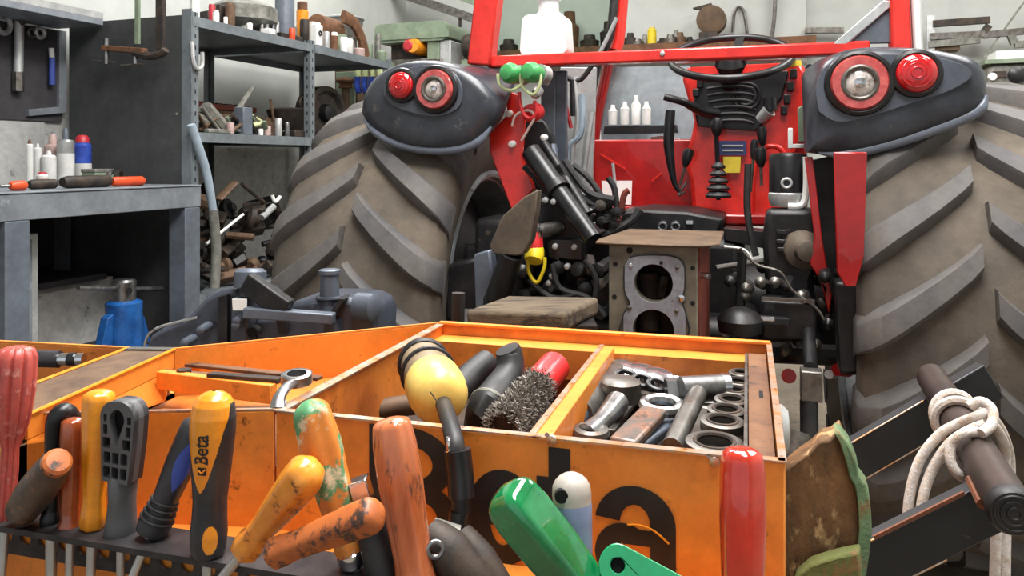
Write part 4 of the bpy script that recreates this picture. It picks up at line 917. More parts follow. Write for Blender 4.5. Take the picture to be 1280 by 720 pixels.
for k, (u, w_, h, m, lb) in enumerate([(288, 9, 14, 'pink_grey', 'pinkish bush at the front of the middle shelf by the square block'), (326, 6, 8, 'white_print', 'tiny white stub at the front of the middle shelf'), (334, 9, 12, 'pink_grey', 'small pale bush between white stub and bottle on the middle shelf'), (348, 9, 22, 'aluminium', 'slim pale bottle with red base on the middle shelf'), (359, 6, 18, 'steel', 'bright pin standing under the pulley on the middle shelf')]):
    put_cyl(u, -.04, Z, w_, h, m, 'steel_bush', lb, 'bush')
put_box(272, -.035, Z, 40, 5, 'scrap_grey', 'steel_strip', 'light steel strip lying along the front of the middle shelf', 'strip', dp=.03)
put_box(372, -.06, Z, 26, 8, 'scrap_dark', 'steel_strip', 'dark steel strip lying under the pulley on the middle shelf', 'strip', dp=.05)
for k, (u, hpx, m) in enumerate([(262, 22, 'scrap_dark'), (270, 18, 'machine_green'), (318, 26, 'scrap_dark'), (282, 26, 'scrap_brown'), (250, 14, 'scrap_brown'), (330, 24, 'scrap_brown')]):
    put_box(u, -.22 - .02 * (k % 3), Z, 22, hpx, m, 'scrap_block', 'rough scrap block in the heap on the middle shelf', 'scrap', 'scrap blocks on the middle shelf', rot=.3 * k, dp=.10)
for k in range(21):
    u = 244 + k * 5.0; x = -.05 - .03 * (k % 3); b = shelf_at(u, x, Z + .012); dv = V((ro.uniform(-.5, .5), ro.choice([-1, 1]), ro.uniform(.2, 1.4))).normalized(); L = ro.uniform(.045, .085)
    m = ro.choice(['scrap_dark', 'scrap_grey', 'scrap_brown', 'scrap_dark', 'machine_green', 'steel'])
    rp(MB().tube([b, b + dv * L * 2], ro.uniform(.007, .016), 8, sq=ro.choice([1, .5])), 'metal_offcut', m, label='small metal offcut in the clutter on the middle shelf', cat='offcut', group='metal offcuts on the middle shelf')
b = shelf_at(366, -.20, Z); s = spx(366, -.2)
t = thing('belt_pulley', 'dark bowl-shaped pulley with a ring handle on the middle shelf', 'pulley', b, fr=WR)
rp(MB().lathe(b, (0, 0, 1), [(0, .06), (.05, .08), (.10, .13), (.16, .15), (.17, .12)], 26), 'bowl', 'scrap_dark', t)
rp(MB().torus(b + V((.05, .02, .20)), (1, .2, 0), .035, .008, 22), 'ring', 'scrap_dark', t)
b = hit(WR, 402, 128, 0, -.30); b.z = Z
t = thing('black_drum', 'black brake drum standing upright on the middle shelf beyond the middle upright', 'drum', b, fr=WR)
rp(MB().lathe(b + V((-.06, 0, .17)), (1, -.2, 0), [(0, .16), (.03, .17), (.12, .17), (.13, .14), (.10, .12)], 32), 'drum', 'scrap_dark', t)
rp(MB().lathe(b + V((-.06, 0, .17)), (1, -.2, 0), [(.09, .06), (.15, .05), (.16, .02)], 20), 'hub', 'cast_black', t)
# scrap heap on the lowest shelf: dark metal pieces
Z = ZLOW + .0015
rnd = random.Random(11)
heap = []
def drop(mb, *a, **k):               # let a piece come to rest on the shelf or on the pieces below it
    lo = [min(p[i] for p in mb.v) for i in range(3)]; hi = [max(p[i] for p in mb.v) for i in range(3)]
    z = Z; sh_ = .22
    for l2, h2 in heap:
        ex = (hi[0] - lo[0]) * sh_; ey = (hi[1] - lo[1]) * sh_
        if lo[0] + ex < h2[0] and hi[0] - ex > l2[0] and lo[1] + ey < h2[1] and hi[1] - ey > l2[1]: z = max(z, l2[2] + .52 * (h2[2] - l2[2]))
    if z > Z + .36: return
    dz = z - lo[2]; mb.v = [p + V((0, 0, dz)) for p in mb.v]
    heap.append(([lo[0], lo[1], z], [hi[0], hi[1], hi[2] + dz])); rp(mb, *a, **k)
for k in range(84):
    u = min(max(rnd.gauss(292, 34), 243), 352); x = rnd.uniform(-.46, -.09)
    b = shelf_at(u, x, Z); r = rnd.uniform(.02, .045); kind = k % 3
    if b.y < .12: b.y = .12
    m = rnd.choice(['scrap_dark', 'scrap_dark', 'cast_black', 'scrap_dark', 'cast_black', 'scrap_brown'])
    d = V((rnd.uniform(-.6, .6), rnd.uniform(-1, 1), rnd.uniform(-.3, .3))).normalized()
    if kind == 0:
        L = min(rnd.uniform(.06, .13), b.y - .02); drop(MB().tube([b - d * L, b + d * L], r * .5, 8), 'scrap_bar', m, label='dark scrap bar in the heap under the shelving', cat='scrap', group='scrap bars in the heap')
    elif kind == 1:
        drop(MB().lathe(b, d, [(0, r), (.015, r * 1.4), (.04, r * 1.4), (.045, r * .7), (.07, r * .6)], 16), 'scrap_gear', m, label='dark scrap hub or gear in the heap under the shelving', cat='scrap', group='scrap hubs in the heap')
    else:
        e = d.orthogonal().normalized(); drop(MB().obox(b, d * rnd.uniform(.04, .08), e * .035, d.cross(e) * .022), 'scrap_lump', m, label='dark angular scrap lump in the heap under the shelving', cat='scrap', group='scrap lumps in the heap', bevel=.006)
tilt(258, 305, 304, 268, -.03, .007, 'white_print', 'white_rod', 'thin white rod lying across the dark scrap heap', 'rod')
tilt(272, 250, 293, 228, -.06, .028, 'scrap_brown', 'wood_strip', 'brown flat strip poking up out of the scrap heap', 'strip', sq=.3)
tilt(302, 230, 330, 253, -.06, .010, 'scrap_dark', 'thin_bar', 'thin dark bar slanting down over the scrap heap', 'bar')
tilt(240, 248, 256, 253, -.08, .035, 'scrap_brown', 'brown_lump', 'brown lump at the corner upright on the scrap heap', 'scrap')
tilt(327, 272, 342, 258, -.05, .018, 'aluminium', 'bright_bar', 'bright short bar near the tyre on the scrap heap', 'bar')
rp(MB().tube([hit(WR, 340, 244, 0, -.06), hit(WR, 344, 252, 0, -.05), hit(WR, 350, 246, 0, -.05)], .010, 8, 4), 'bent_clip', 'white_print', label='white bent clip on top of the scrap heap', cat='clip')
# grey hose hanging from the corner upright
pts = [hit(WR, u, v, 0, .03) for u, v in [(239, 156), (247, 180), (258, 215), (266, 262), (270, 310), (268, 360)]]
hs = thing('grey_hose', 'pale grey flexible pipe hanging down from the corner upright', 'hose', (pts[-1].x, pts[-1].y, pts[-1].z), fr=WR)
rp(MB().tube(pts[:4], .019, 10, 5), 'hose_upper', 'hose_grey', hs); rp(MB().tube(pts[3:], .023, 10, 5), 'hose_sleeve', 'scrap_grey', hs)

# --- far machines and shelves along the back wall
YD = 2.60
def far(u, v, y=YD): return hit(WR, u, v, 1, y)
dp_ = thing('drill_press', 'green bench drilling machine with boxy belt cover behind the tractor', 'drill press', (far(530, 60).x, YD, 0), fr=WR)
a, b = far(468, 34), far(558, 50)
rp(MB().plate([rrect(a.x, b.x, b.z, a.z + .02, .05)], lambda p, q, t: V((p, YD + t, q)), 0, .45), 'belt_cover', 'machine_green', dp_, bevel=.01)
a, b = far(470, 42), far(560, 46); rp(MB().box(a.x - .01, b.x + .01, YD - .01, YD + .46, b.z, a.z), 'cover_seam', 'machine_green', dp_)
a, b = far(532, 50), far(548, 84); rp(MB().box(a.x, b.x, YD + .02, YD + .3, b.z, a.z), 'head', 'machine_green', dp_, bevel=.01)
a, b = far(548, 50), far(562, 84); rp(MB().box(a.x, b.x, YD + .02, YD + .3, b.z, a.z), 'side_plate', 'aluminium', dp_, bevel=.01)
a = far(518, 58); rp(MB().lathe(a, (0, -1, 0), [(-.3, .06), (0, .06), (.04, .05)], 20), 'orange_knob', 'h_orange', dp_); a = far(513, 58); rp(MB().lathe(a, (0, -1, 0), [(-.3, .05), (.03, .05), (.05, .03)], 16), 'red_knob', 'can_red', dp_)
a, b = far(480, 50), far(520, 76); rp(MB().box(a.x, b.x, YD + .1, YD + .3, b.z, a.z), 'spindle_housing', 'scrap_dark', dp_, bevel=.02)
a, b = far(462, 76), far(552, 84); rp(MB().box(a.x, b.x, YD + .0, YD + .4, b.z - .1, a.z), 'table', 'dull_steel', dp_, bevel=.01)
a = far(510, 60, YD + .35); rp(MB().cyl((a.x, YD + .38, 0), (a.x, YD + .38, a.z), .07), 'column', 'dull_steel', dp_)
a = far(584, 55); t = thing('electric_motor', 'dark motor with brown end cap beside the drilling machine', 'motor', (a.x, YD + .1, 0), fr=WR)
rp(MB().lathe(a + V((-.10, .2, 0)), (1, 0, .1), [(0, .09), (.02, .10), (.16, .10), (.18, .08), (.24, .06)], 24), 'motor_body', 'scrap_dark', t); rp(MB().box(a.x - .1, a.x + .12, YD + .12, YD + .3, 0, a.z - .1), 'pedestal', 'machine_green', t)
rp(MB().lathe(a + V((.06, .2, .14)), (.3, 0, 1), [(0, .07), (.06, .06), (.07, .03)], 16), 'end_cap', 'rust_brown', t)
# sloping rail above
a, b = far(488, -12, 3.3), far(600, 26, 3.3)
t = thing('sloping_rail', 'grey steel door rail sloping along the white wall', 'rail', (a.x, 3.3, b.z), fr=WR)
rp(MB().bar(a, b, .06, .07), 'rail', 'dull_steel', t); rp(MB().bar(a + V((0.1, 0, .12)), b + V((.05, 0, .12)), .06, .05), 'rail', 'machine_green', t)
rp(MB().bar(far(575, 16, 3.3), far(575, 34, 3.3), .02, .02), 'bracket', 'scrap_dark', t)
# blue pegs: glue guns hung on a rack
a0 = far(440, 92, 2.06)
t = thing('tool_rail', 'wall rail with blue and tan handled pliers beyond the shelving', 'tool rail', (a0.x, 2.06, a0.z - .3), fr=WR)
a, b = far(425, 80, 2.08), far(490, 84, 2.08); rp(MB().box(a.x, b.x, 2.05, 2.10, b.z, a.z), 'rail_board', 'machine_green', t)
for u in (447, 456, 465, 474):
    rp(MB().tube([far(u, 82, 2.03), far(u + 1, 96, 2.03)], .022, 8), 'plier_head', 'cream_rubber', t)
    rp(MB().tube([far(u, 96, 2.03), far(u - 1, 106, 2.03), far(u + 2, 116, 2.03)], .024, 8, 3), 'plier_grip', 'can_blue', t)
a = far(432, 110, 2.05); t2 = thing('tap_fitting', 'brown valve fitting below the tool rail', 'valve', (a.x, 2.05, 0), fr=WR)
rp(MB().cyl((a.x, 2.05, 0), (a.x, 2.05, a.z), .03), 'pipe', 'cover_tan', t2); rp(MB().torus(a + V((0, 0, .05)), (0, 0, 1), .06, .015, 18), 'valve_wheel', 'rust_brown', t2); rp(MB().lathe(a, (0, 0, 1), [(0, .05), (.06, .04), (.08, .015)], 14), 'valve_body', 'rust_brown', t2)
# sheet-steel cabinet edge beyond the shelving
a, b = far(418, 80, 2.16), far(448, 80, 2.16); t = thing('steel_cabinet', 'pale tan steel cabinet standing behind the end of the shelving', 'cabinet', ((a.x + b.x) / 2, 2.3, 0), fr=WR)
rp(MB().box(a.x, b.x, 2.16, 2.5, 0, far(430, 84, 2.16).z), 'body', 'cover_tan', t, bevel=.01)
rp(MB().box(a.x + .02, b.x - .02, 2.148, 2.16, .1, far(430, 90, 2.16).z), 'door', 'machine_green', t, bevel=.004)
# shelf with stock seen through the cab
YS = 3.25
a, b = far(776, 56, YS), far(930, 56, YS)
st = thing('wall_bench', 'brown plank bench against the back wall, seen through the cab', 'bench', ((a.x + b.x) / 2, 3.4, 0), fr=WR)
rp(MB().box(a.x - 1.2, b.x + .5, YS, YB - .01, a.z - .06, a.z), 'plank', 'rust_brown', st)
for xx in (a.x - 1.1, b.x + .4): rp(MB().box(xx - .04, xx + .04, YS + .02, YS + .1, 0, a.z - .06), 'leg', 'dull_steel', st)
zs = a.z
def fs_(u, y=YS + .12): q = far(u, 56, y); q.z = zs; return q
q = fs_(815); t = thing('yellow_tin', 'yellow tin standing on the plank bench', 'tin', q, fr=WR)
rp(MB().lathe(q, (0, 0, 1), [(0, .035), (.12, .035), (.125, .03)], 18), 'tin_body', 'yellow_cap', t); rp(MB().lathe(q + V((0, 0, .125)), (0, 0, 1), [(0, .025), (.015, .025)], 14), 'lid', 'yellow_label', t)
q = fs_(886); t = thing('bench_grinder', 'tan bench grinder with hooded top on the plank bench', 'grinder', q, fr=WR)
rp(MB().box(q.x - .07, q.x + .07, q.y - .05, q.y + .08, q.z, q.z + .08), 'base', 'scrap_dark', t, bevel=.01)
rp(MB().lathe(q + V((.02, -.05, .17)), (0, 1, 0), [(0, .07), (.01, .11), (.11, .11), (.12, .07)], 24), 'wheel_guard', 'cover_tan', t, bevel=0)
rp(MB().prism([q + V((-.12, -.02, .27)), q + V((.02, -.02, .30)), q + V((.02, -.02, .24))], (0, .08, 0)), 'hood', 'scrap_dark', t)
for k, (u, r, h, m) in enumerate([(797, .05, .05, 'dull_steel'), (806, .03, .09, 'scrap_grey'), (828, .045, .06, 'scrap_dark'), (838, .05, .07, 'dull_steel'), (850, .05, .09, 'scrap_brown'), (862, .04, .06, 'scrap_dark'), (788, .05, .10, 'scrap_dark'), (845, .03, .11, 'scrap_grey')]):
    q = fs_(u, YS + .08 + .05 * (k % 3)); rp(MB().lathe(q, (0, 0, 1), [(0, r), (h * .6, r), (h * .65, r * .6), (h, r * .5)], 14), 'turned_part', m, label='small turned metal part on the plank bench', cat='metal part', group='turned parts on the plank bench')
for k, u in enumerate((636, 664, 712, 737, 762)):
    q = fs_(u, YS + .2); h = .12 + .1 * (k % 3); m = ['scrap_dark', 'machine_green', 'rust_brown', 'scrap_dark'][k % 4]
    rp(MB().lathe(q, (0, 0, 1), [(0, .07), (h * .6, .08), (h * .7, .05), (h, .045)], 14), 'dark_can', m, label='dim can on the plank bench seen through the side glass', cat='can', group='cans seen through the side glass')
pts = [far(916, 40, YB - .03), far(918, 16, YB - .03), far(924, 9, YB - .03), far(930, 16, YB - .03), far(934, 42, YB - .03)]
rp(MB().tube(pts, .012, 8, 5), 'wire_loop', 'dull_steel', label='bent wire loop on the white wall above the steering wheel', cat='wire')
pts = [far(970, -30, YB - .1), far(968, 20, YB - .1), far(963, 60, YB - .1)]
rp(MB().tube(pts, .014, 8, 4), 'conduit', 'dull_steel', label='thin grey conduit running down the wall pilaster', cat='conduit')
# wall racks on the right
def rk(u0, v0, u1, v1, y, wd, ht, m, name, label, cat): return rp(MB().bar(far(u0, v0, y), far(u1, v1, y), wd, ht), name, m, label=label, cat=cat)
rk(1006, 38, 1055, 38, 3.5, .05, .04, 'dull_steel', 'wall_rail', 'short grey wall rail between pilaster and brace', 'rail')
rr = thing('wall_rack', 'steel tube rack on the white wall beside the cab post', 'rack', far(1200, 50, 3.45), fr=WR)
for (u0, v0, u1, v1, m) in [(1166, 30, 1237, 25, 'scrap_dark'), (1162, 46, 1230, 43, 'dull_steel'), (1225, 46, 1236, 32, 'scrap_dark'), (1160, 56, 1225, 50, 'scrap_grey'), (1230, 44, 1290, 38, 'dull_steel'), (1262, 40, 1268, 55, 'scrap_grey'), (1268, 56, 1300, 54, 'scrap_grey'), (1230, 72, 1285, -4, 'scrap_grey')]:
    wd_ = .012 if m == 'scrap_grey' and v1 < 0 else .045
    rp(MB().bar(far(u0, v0, 3.4), far(u1, v1, 3.4), wd_, wd_), 'rack_tube', m, rr)
rp(MB().bar(far(1163, 20, 3.42), far(1163, 75, 3.42), .05, .05), 'rack_post', 'aluminium', rr)
a, b = far(1164, 52, 3.4), far(1200, 62, 3.4); rp(MB().box(a.x, b.x, 3.4, 3.55, b.z, a.z), 'rack_shelf', 'cover_tan', rr)
ym = 1.6
a, b = far(1236, 80, ym), far(1330, 103, ym)
mc = thing('control_cabinet', 'grey machine with control panel and dark round dial beyond the big wheel', 'machine', ((a.x + b.x) / 2, ym + .2, 0), fr=WR)
rp(MB().box(a.x, b.x, ym, ym + .5, 0, a.z), 'housing', 'scrap_grey', mc, bevel=.02)
rp(MB().box(a.x - .02, b.x + .02, ym - .02, ym + .5, a.z, a.z + .02), 'top_plate', 'machine_green', mc)
q = far(1271, 94, ym); rp(MB().lathe(q, (0, -1, 0), [(0, .04), (.02, .04), (.03, .02)], 20), 'dial', 'black_plastic', mc)
q = far(1240, 96, ym); rp(MB().lathe(q, (0, -1, 0), [(0, .02), (.02, .018)], 14), 'push_button', 'white_print', mc)
q = far(1249, 93, ym); rp(MB().box(q.x - .03, q.x + .03, ym - .01, ym, q.z - .015, q.z + .015), 'display', 'scrap_dark', mc)
q = far(1262, 72, ym + .2); t = thing('paper_stack', 'white paper stack on top of the grey machine', 'paper', (q.x, ym + .2, a.z + .02), fr=WR); q2 = far(1262, 66, ym + .2)
rp(MB().box(q.x - .08, q.x + .08, ym + .1, ym + .3, a.z + .02, q2.z), 'sheets', 'white_print', t)
# white canister on the cab bar
jb = V((T(676, 68, BY).x, BY + .075, zb + .018)); s = L2(WT, jb).y / FPX
jg = thing('white_canister', 'white plastic canister standing on the red cross bar of the cab', 'canister', jb, fr=WT)
def jp(mb, n, m): return mb.build(n, m, jg, fr=WT)
wj = 58 * s / 2
jp(MB().plate([rrect(-wj, wj, 0, 50 * s, .02)], lambda a_, b_, t: V((jb.x + a_ * (1.04 - .12 * b_ / (50 * s)), jb.y + t, jb.z + b_)), -.05, .05), 'body', 'white_plastic').modifiers.new('edge', 'BEVEL').width = .012
jp(MB().lathe(jb + V((.005, 0, 48 * s)), (0, 0, 1), [(0, .05), (.012, .040), (.02, .032), (.10, .030)], 24), 'neck', 'white_plastic')
jp(MB().lathe(jb + V((.005, 0, 48 * s + .055)), (0, 0, 1), [(0, .038), (.04, .038), (.045, .03)], 24), 'cap', 'white_plastic')
tp(MB().box(jb.x - .09, jb.x + .09, BY + .05, BY + .15, zb + .004, zb + .017), 'bar_ledge', 'red_lit')

# ============================================================ grey hitch casting and wooden block behind the chest
GD = 1.72
def G(u, v, dd=0): return P(u, v, GD + dd)
hc = thing('hitch_casting', 'dark blue-grey cast hitch frame with shaft and upright pins behind the orange chest', 'machine part', (G(320, 420).x, GD, 0))
def gp_(mb, n, m, **k): return mb.build(n, m, hc, **k)
arm = [(178, 440), (186, 420), (205, 408), (232, 397), (255, 372), (275, 362), (300, 362), (318, 372), (322, 400), (312, 440)]
gp_(MB().prism([G(u, v) for u, v in arm], (.03, .12, 0)), 'side_arm', 'grey_casting', bevel=.012)
gp_(MB().tube([G(181, 432, -.01), G(186, 418, -.012), G(200, 409, -.012), G(222, 403, -.012), G(247, 397, -.01)], .0035, 6, 4), 'worn_edge', 'chrome')
gp_(MB().prism([G(u, v, -.03) for u, v in [(288, 372), (310, 372), (312, 440), (286, 440)]], (.02, .14, 0)), 'centre_post', 'grey_casting', bevel=.008)
gp_(MB().prism([G(u, v, -.02) for u, v in [(272, 372), (284, 368), (284, 440), (272, 440)]], (.0, .05, 0)), 'dark_slot', 'cast_black')
gp_(MB().lathe(G(312, 372), (0, 0.1, 1), [(-.02, .020), (.0, .022), (.02, .022), (.022, .034), (.055, .034), (.062, .026)], 20), 'top_knob', 'bluish_steel', bevel=0)
gp_(MB().bar(G(308, 352, -.03), G(360, 388, -.05), .03, .045), 'black_strap', 'cast_black', bevel=.004)
gp_(MB().bar(G(306, 390, -.05), G(418, 398, -.05), .03, .022), 'cross_shaft', 'bluish_steel', bevel=.003)
gp_(MB().prism([G(u, v) for u, v in [(318, 400), (352, 398), (420, 400), (425, 445), (318, 445)]], (.02, .10, 0)), 'lower_web', 'grey_casting', bevel=.008)
gp_(MB().prism([G(u, v, -.03) for u, v in [(345, 400), (357, 400), (357, 418), (348, 418)]], (0, .04, 0)), 'dark_slot', 'cast_black')
gp_(MB().prism([G(u, v, .03) for u, v in [(360, 378), (395, 372), (420, 372), (448, 374), (464, 380), (470, 395), (468, 440), (360, 440)]], (.03, .14, 0)), 'end_block', 'grey_casting', bevel=.014)
gp_(MB().prism([G(u, v, -.02) for u, v in [(424, 374), (430, 374), (412, 404), (404, 404)]], (0, .06, 0)), 'dark_gap', 'cast_black')
gp_(MB().lathe(G(412, 376, .05), (0, 0, 1), [(-.02, .024), (.0, .022), (.055, .020), (.060, .024), (.068, .024), (.07, .02)], 18), 'upright_pin', 'bluish_steel')
gp_(MB().torus(G(412, 372, .05), (0, 0, 1), .026, .005, 20), 'pin_ring', 'grey_casting')
gp_(MB().prism([G(u, v, -.056) for u, v in [(290, 374), (308, 374), (308, 388), (291, 388)]], (0, .004, 0)), 'white_tag', 'white_print')
gp_(MB().lathe(G(316, 415, -.03), (0, -1, 0), [(-.02, .012), (.005, .011)], 14), 'bolt_hole', 'dark_hole')
for u, v in [(297, 400), (296, 406), (252, 412), (232, 428)]:
    gp_(MB().lathe(G(u, v, -.045), (0, -1, 0), [(-.04, .010), (.008, .009), (.012, .003)], 10), 'bolt', 'bluish_steel')
gp_(MB().lathe(G(462, 384, .02), (1, -.4, 0), [(-.03, .03), (.012, .03), (.018, .02)], 18), 'end_cap', 'bluish_steel')
b0 = G(205, 440); b1 = G(460, 440)
gp_(MB().box(b0.x, b0.x + .08, GD + .01, GD + .12, 0, b0.z + .02).box(b1.x - .10, b1.x, GD + .03, GD + .14, 0, b1.z + .02), 'support_leg', 'grey_casting', bevel=.006)
# wooden block on the trestle behind the chest
wa = P(583, 394, 1.45); wz0 = wa.z
tz = thing('trestle', 'dark steel stand carrying the old wooden block behind the chest', 'stand', (P(650, 410, 1.55).x, 1.55, 0))
q = P(650, 410, 1.52)
zt_ = P(650, 405, 1.45).z - .004
MB().box(q.x - .12, q.x + .14, 1.45, 1.62, zt_ - .02, zt_).build('top_plate', 'cast_black', tz)
for sx in (-.10, .12): MB().box(q.x + sx - .02, q.x + sx + .02, 1.5, 1.56, 0, zt_ - .02).build('leg', 'cast_black', tz)
pw_ = [P(581, 388, 1.45), P(708, 391, 1.40), P(708, 412, 1.40), P(583, 412, 1.45)]
for p in pw_[2:]: p.z = zt_
pw_[0].z += 0
wb = MB(); back = [V((.06, .16, 0))] * 4
f4 = [p.copy() for p in pw_]; b4 = [p + V((.075, .16, 0)) for p in pw_]
wb.add(f4 + b4, [(0, 1, 2, 3), (7, 6, 5, 4), (0, 4, 5, 1), (1, 5, 6, 2), (2, 6, 7, 3), (3, 7, 4, 0)])
wb.build('wooden_block', 'wood_old', bevel=.008, label='rough old wooden block lying beside the rear case behind the chest', cat='wood block')
# rod standing at the chest corner
MB().cyl(P(572, 404, 1.18), P(573, 366, 1.18), .010, n=10).tube([P(572, 404, 1.18), V((P(572, 404, 1.18).x, 1.18, 0))], .010, 10).build('dark_post', 'cast_black', label='short dark round post standing behind the corner of the chest', cat='post')

# ============================================================ tool chest
H0 = .225; ZR = EYE - H0                 # rim height of the trays
CW, CD = .432, .400
ch = thing('tool_chest', 'worn orange tool chest with black lettering, open compartments and a front tool rack', 'tool chest', (CW / 2, CD / 2, 0), fr=WB)
def bp_(mb, n, m, parent=None, **k): return mb.build(n, m, parent or ch, fr=WB, **k)
th = .006; ZF = ZR - .085
bp_(MB().box(0, CW, 0, th, ZR - .36, ZR), 'front_panel', 'orange', bevel=.0015)
bp_(MB().box(0, CW, CD - th, CD, ZF, ZR), 'back_panel', 'orange_inner', bevel=.0015)
bp_(MB().box(0, th, th, CD - th, ZF, ZR), 'side_panel', 'orange_inner', bevel=.0015)
bp_(MB().box(CW - .004, CW, th, CD, ZR - .36, ZR), 'side_panel', 'orange', bevel=.001)
bp_(MB().box(CW - .026, CW - .006, .010, CD - .012, ZF, ZR - .010), 'side_channel', 'rust_brown')
bp_(MB().box(CW - .030, CW - .027, .008, CD - .04, ZF, ZR - .004), 'channel_lip', 'dull_steel')
bp_(MB().box(CW - .016, CW - .012, .200, .225, ZR - .013, ZR - .0095), 'latch_slot', 'dark_hole')
bp_(MB().box(th, CW - th, th, CD - th, ZF - .004, ZF), 'tray_floor', 'grime')
# rims: folded edges
bp_(MB().box(0, CW, -.001, th + .001, ZR, ZR + .0015), 'rim_strip', 'bare_edge')
bp_(MB().box(-.002, th + .003, 0, CD, ZR, ZR + .0018), 'rim_strip', 'bare_edge')
bp_(MB().box(CW - .005, CW + .001, 0, CD, ZR, ZR + .0015), 'rim_strip', 'bare_edge')
bp_(MB().box(0, CW, CD - .008, CD + .002, ZR, ZR + .004), 'rim_strip', 'orange', bevel=.001)
bp_(MB().box(.004, CW - .03, CD - .045, CD - .008, ZR - .016, ZR - .013), 'back_ledge', 'orange')
bp_(MB().box(.004, CW - .03, CD - .046, CD - .043, ZR - .05, ZR - .013), 'back_ledge', 'orange_inner')
# divider between the two compartments
dA = hit(WB, 676, 542, 2, ZR - .004); dB = hit(WB, 749, 446, 2, ZR - .004)
dxm = (dA.x + dB.x) / 2
bp_(MB().box(dxm - .009, dxm + .009, th, CD - .047, ZF, ZR - .005), 'divider', 'orange', bevel=.001)
bp_(MB().box(dxm - .0095, dxm - .004, th, CD - .047, ZR - .005, ZR - .003), 'divider_edge', 'bare_edge')
for (u, v) in [(690, 550), (893, 577)]:
    q = hit(WB, u, v, 1, 0); bp_(MB().lathe(q, (0, -1, 0), [(0, .0045), (.002, .004), (.003, .001)], 10).lathe(q + V((-.004, 0, .004)), (0, -1, 0), [(0, .002), (.001, .002)], 8), 'rivet', 'bare_edge')
# lower body and rack
LZ = EYE - .31
X0, X1 = -.40, CW
bp_(MB().box(X0, X1, -.056, -.050, .45, LZ - .012).box(X0, X1, -.05, CD, .12, LZ - .02), 'lower_body', 'orange', bevel=.002)
for x in (-.3, .38):
    for y in (.02, .34): bp_(MB().lathe((x, y, 0), (0, 0, 1), [(0, .03), (.05, .05), (.10, .05), (.12, .03)], 16), 'castor', 'black_rubber')
rk_ = bp_(MB().box(X0, X1, -.099, -.060, LZ - .003, LZ).box(X0, X1, -.1005, -.098, LZ - .0045, LZ + .0005), 'rack_lip', 'rack_black')
fx = []; cell = .0215; xx = X0
loops = [[(X0, LZ - .046), (X1, LZ - .046), (X1, LZ - .003), (X0, LZ - .003)]]
k = 0
while xx + cell < X1:
    loops.append(rrect(xx + .0045, xx + cell - .0045, LZ - .036, LZ - .012, .005, 3)); xx += cell; k += 1
bp_(MB().plate(loops, lambda a_, b_, t: V((a_, -.0585 - t, b_)), 0, .0025), 'rack_flange', 'rack_black', rk_)
# --- lettering on the front: B e t a
def fs2(u, v=600): return hit(WB, u, v, 1, 0).x
BZ = EYE - .3306; CAP = .1036; XH = .0755; ST = .0195
def ring(cx, cz, rx, rz, tx, tz, a0, a1, n=28):
    return arc(cx, cz, rx, rz, a0, a1, n) + arc(cx, cz, rx - tx, rz - tz, a1, a0, n)
def rect(x0, x1, z0, z1): return [(x0, z0), (x1, z0), (x1, z1), (x0, z1)]
def letter(shapes):
    mb = MB()
    for i, lp in enumerate(shapes): mb.plate([lp], lambda a_, b_, t: V((a_, -.0004 - t, BZ + b_)), 0, .0006 + .00005 * i)
    bp_(mb, 'letter', 'letter_black', smooth=0)
bx = fs2(462); bw = fs2(574) - bx; h1 = CAP * .50
letter([rect(bx, bx + ST, 0, CAP), ring(bx + bw * .45, CAP - (CAP - h1 + .008) / 2, bw * .49, (CAP - h1 + .008) / 2, ST * .95, ST * .78, -90, 90),
        ring(bx + bw * .46, (h1 + .008) / 2, bw * .54, (h1 + .008) / 2, ST, ST * .78, -90, 90),
        rect(bx + ST, bx + bw * .46, 0, ST * .78), rect(bx + ST, bx + bw * .46, CAP - ST * .78, CAP), rect(bx + ST, bx + bw * .46, h1 - ST * .30, h1 + ST * .48)])
ex0, ex1 = fs2(584), fs2(674); ec, er = (ex0 + ex1) / 2, (ex1 - ex0) / 2; ez = XH / 2 + .0005; ezr = XH / 2 + .001
letter([ring(ec, ez, er, ezr, ST * 1.02, ST * .80, 0, 318, 40), rect(ec - er + ST * .6, ec + er - .0002, ez - ST * .36, ez + ST * .30), ring(ec, ez, er, ezr, ST * 1.02, ST * .8, -8, 4, 4)])
tx0, tx1 = fs2(686), fs2(713)
letter([rect(tx0, tx1, ST * .6, CAP - .004), rect(fs2(671), fs2(728), XH - ST * .72, XH), ring(tx1 + .002, .0225, .0215, .0225, ST * 1.0, ST * .75, 180, 275, 12)])
a0_, a1_ = fs2(744), fs2(845); aw = a1_ - a0_
letter([rect(a1_ - ST * 1.0, a1_, 0, XH * .62), ring(a0_ + aw * .5, XH - .030, aw * .5, .0305, ST * 1.0, ST * .74, 0, 172, 28),
        ring(a0_ + aw * .36, .0225, aw * .36, .0235, ST * 1.02, ST * .62, 60, 300, 28), rect(a0_ + aw * .34, a1_ - ST * .9, XH * .40, XH * .40 + ST * .62), rect(a0_ + aw * .40, a1_ - ST * .9, -.001, ST * .58)])
# scratches through the last letter
bp_(MB().tube([hit(WB, u, v, 1, -.0018) for u, v in [(784, 656), (800, 657), (818, 664), (836, 680)]], .0008, 5, 4), 'scratch', 'h_orange')
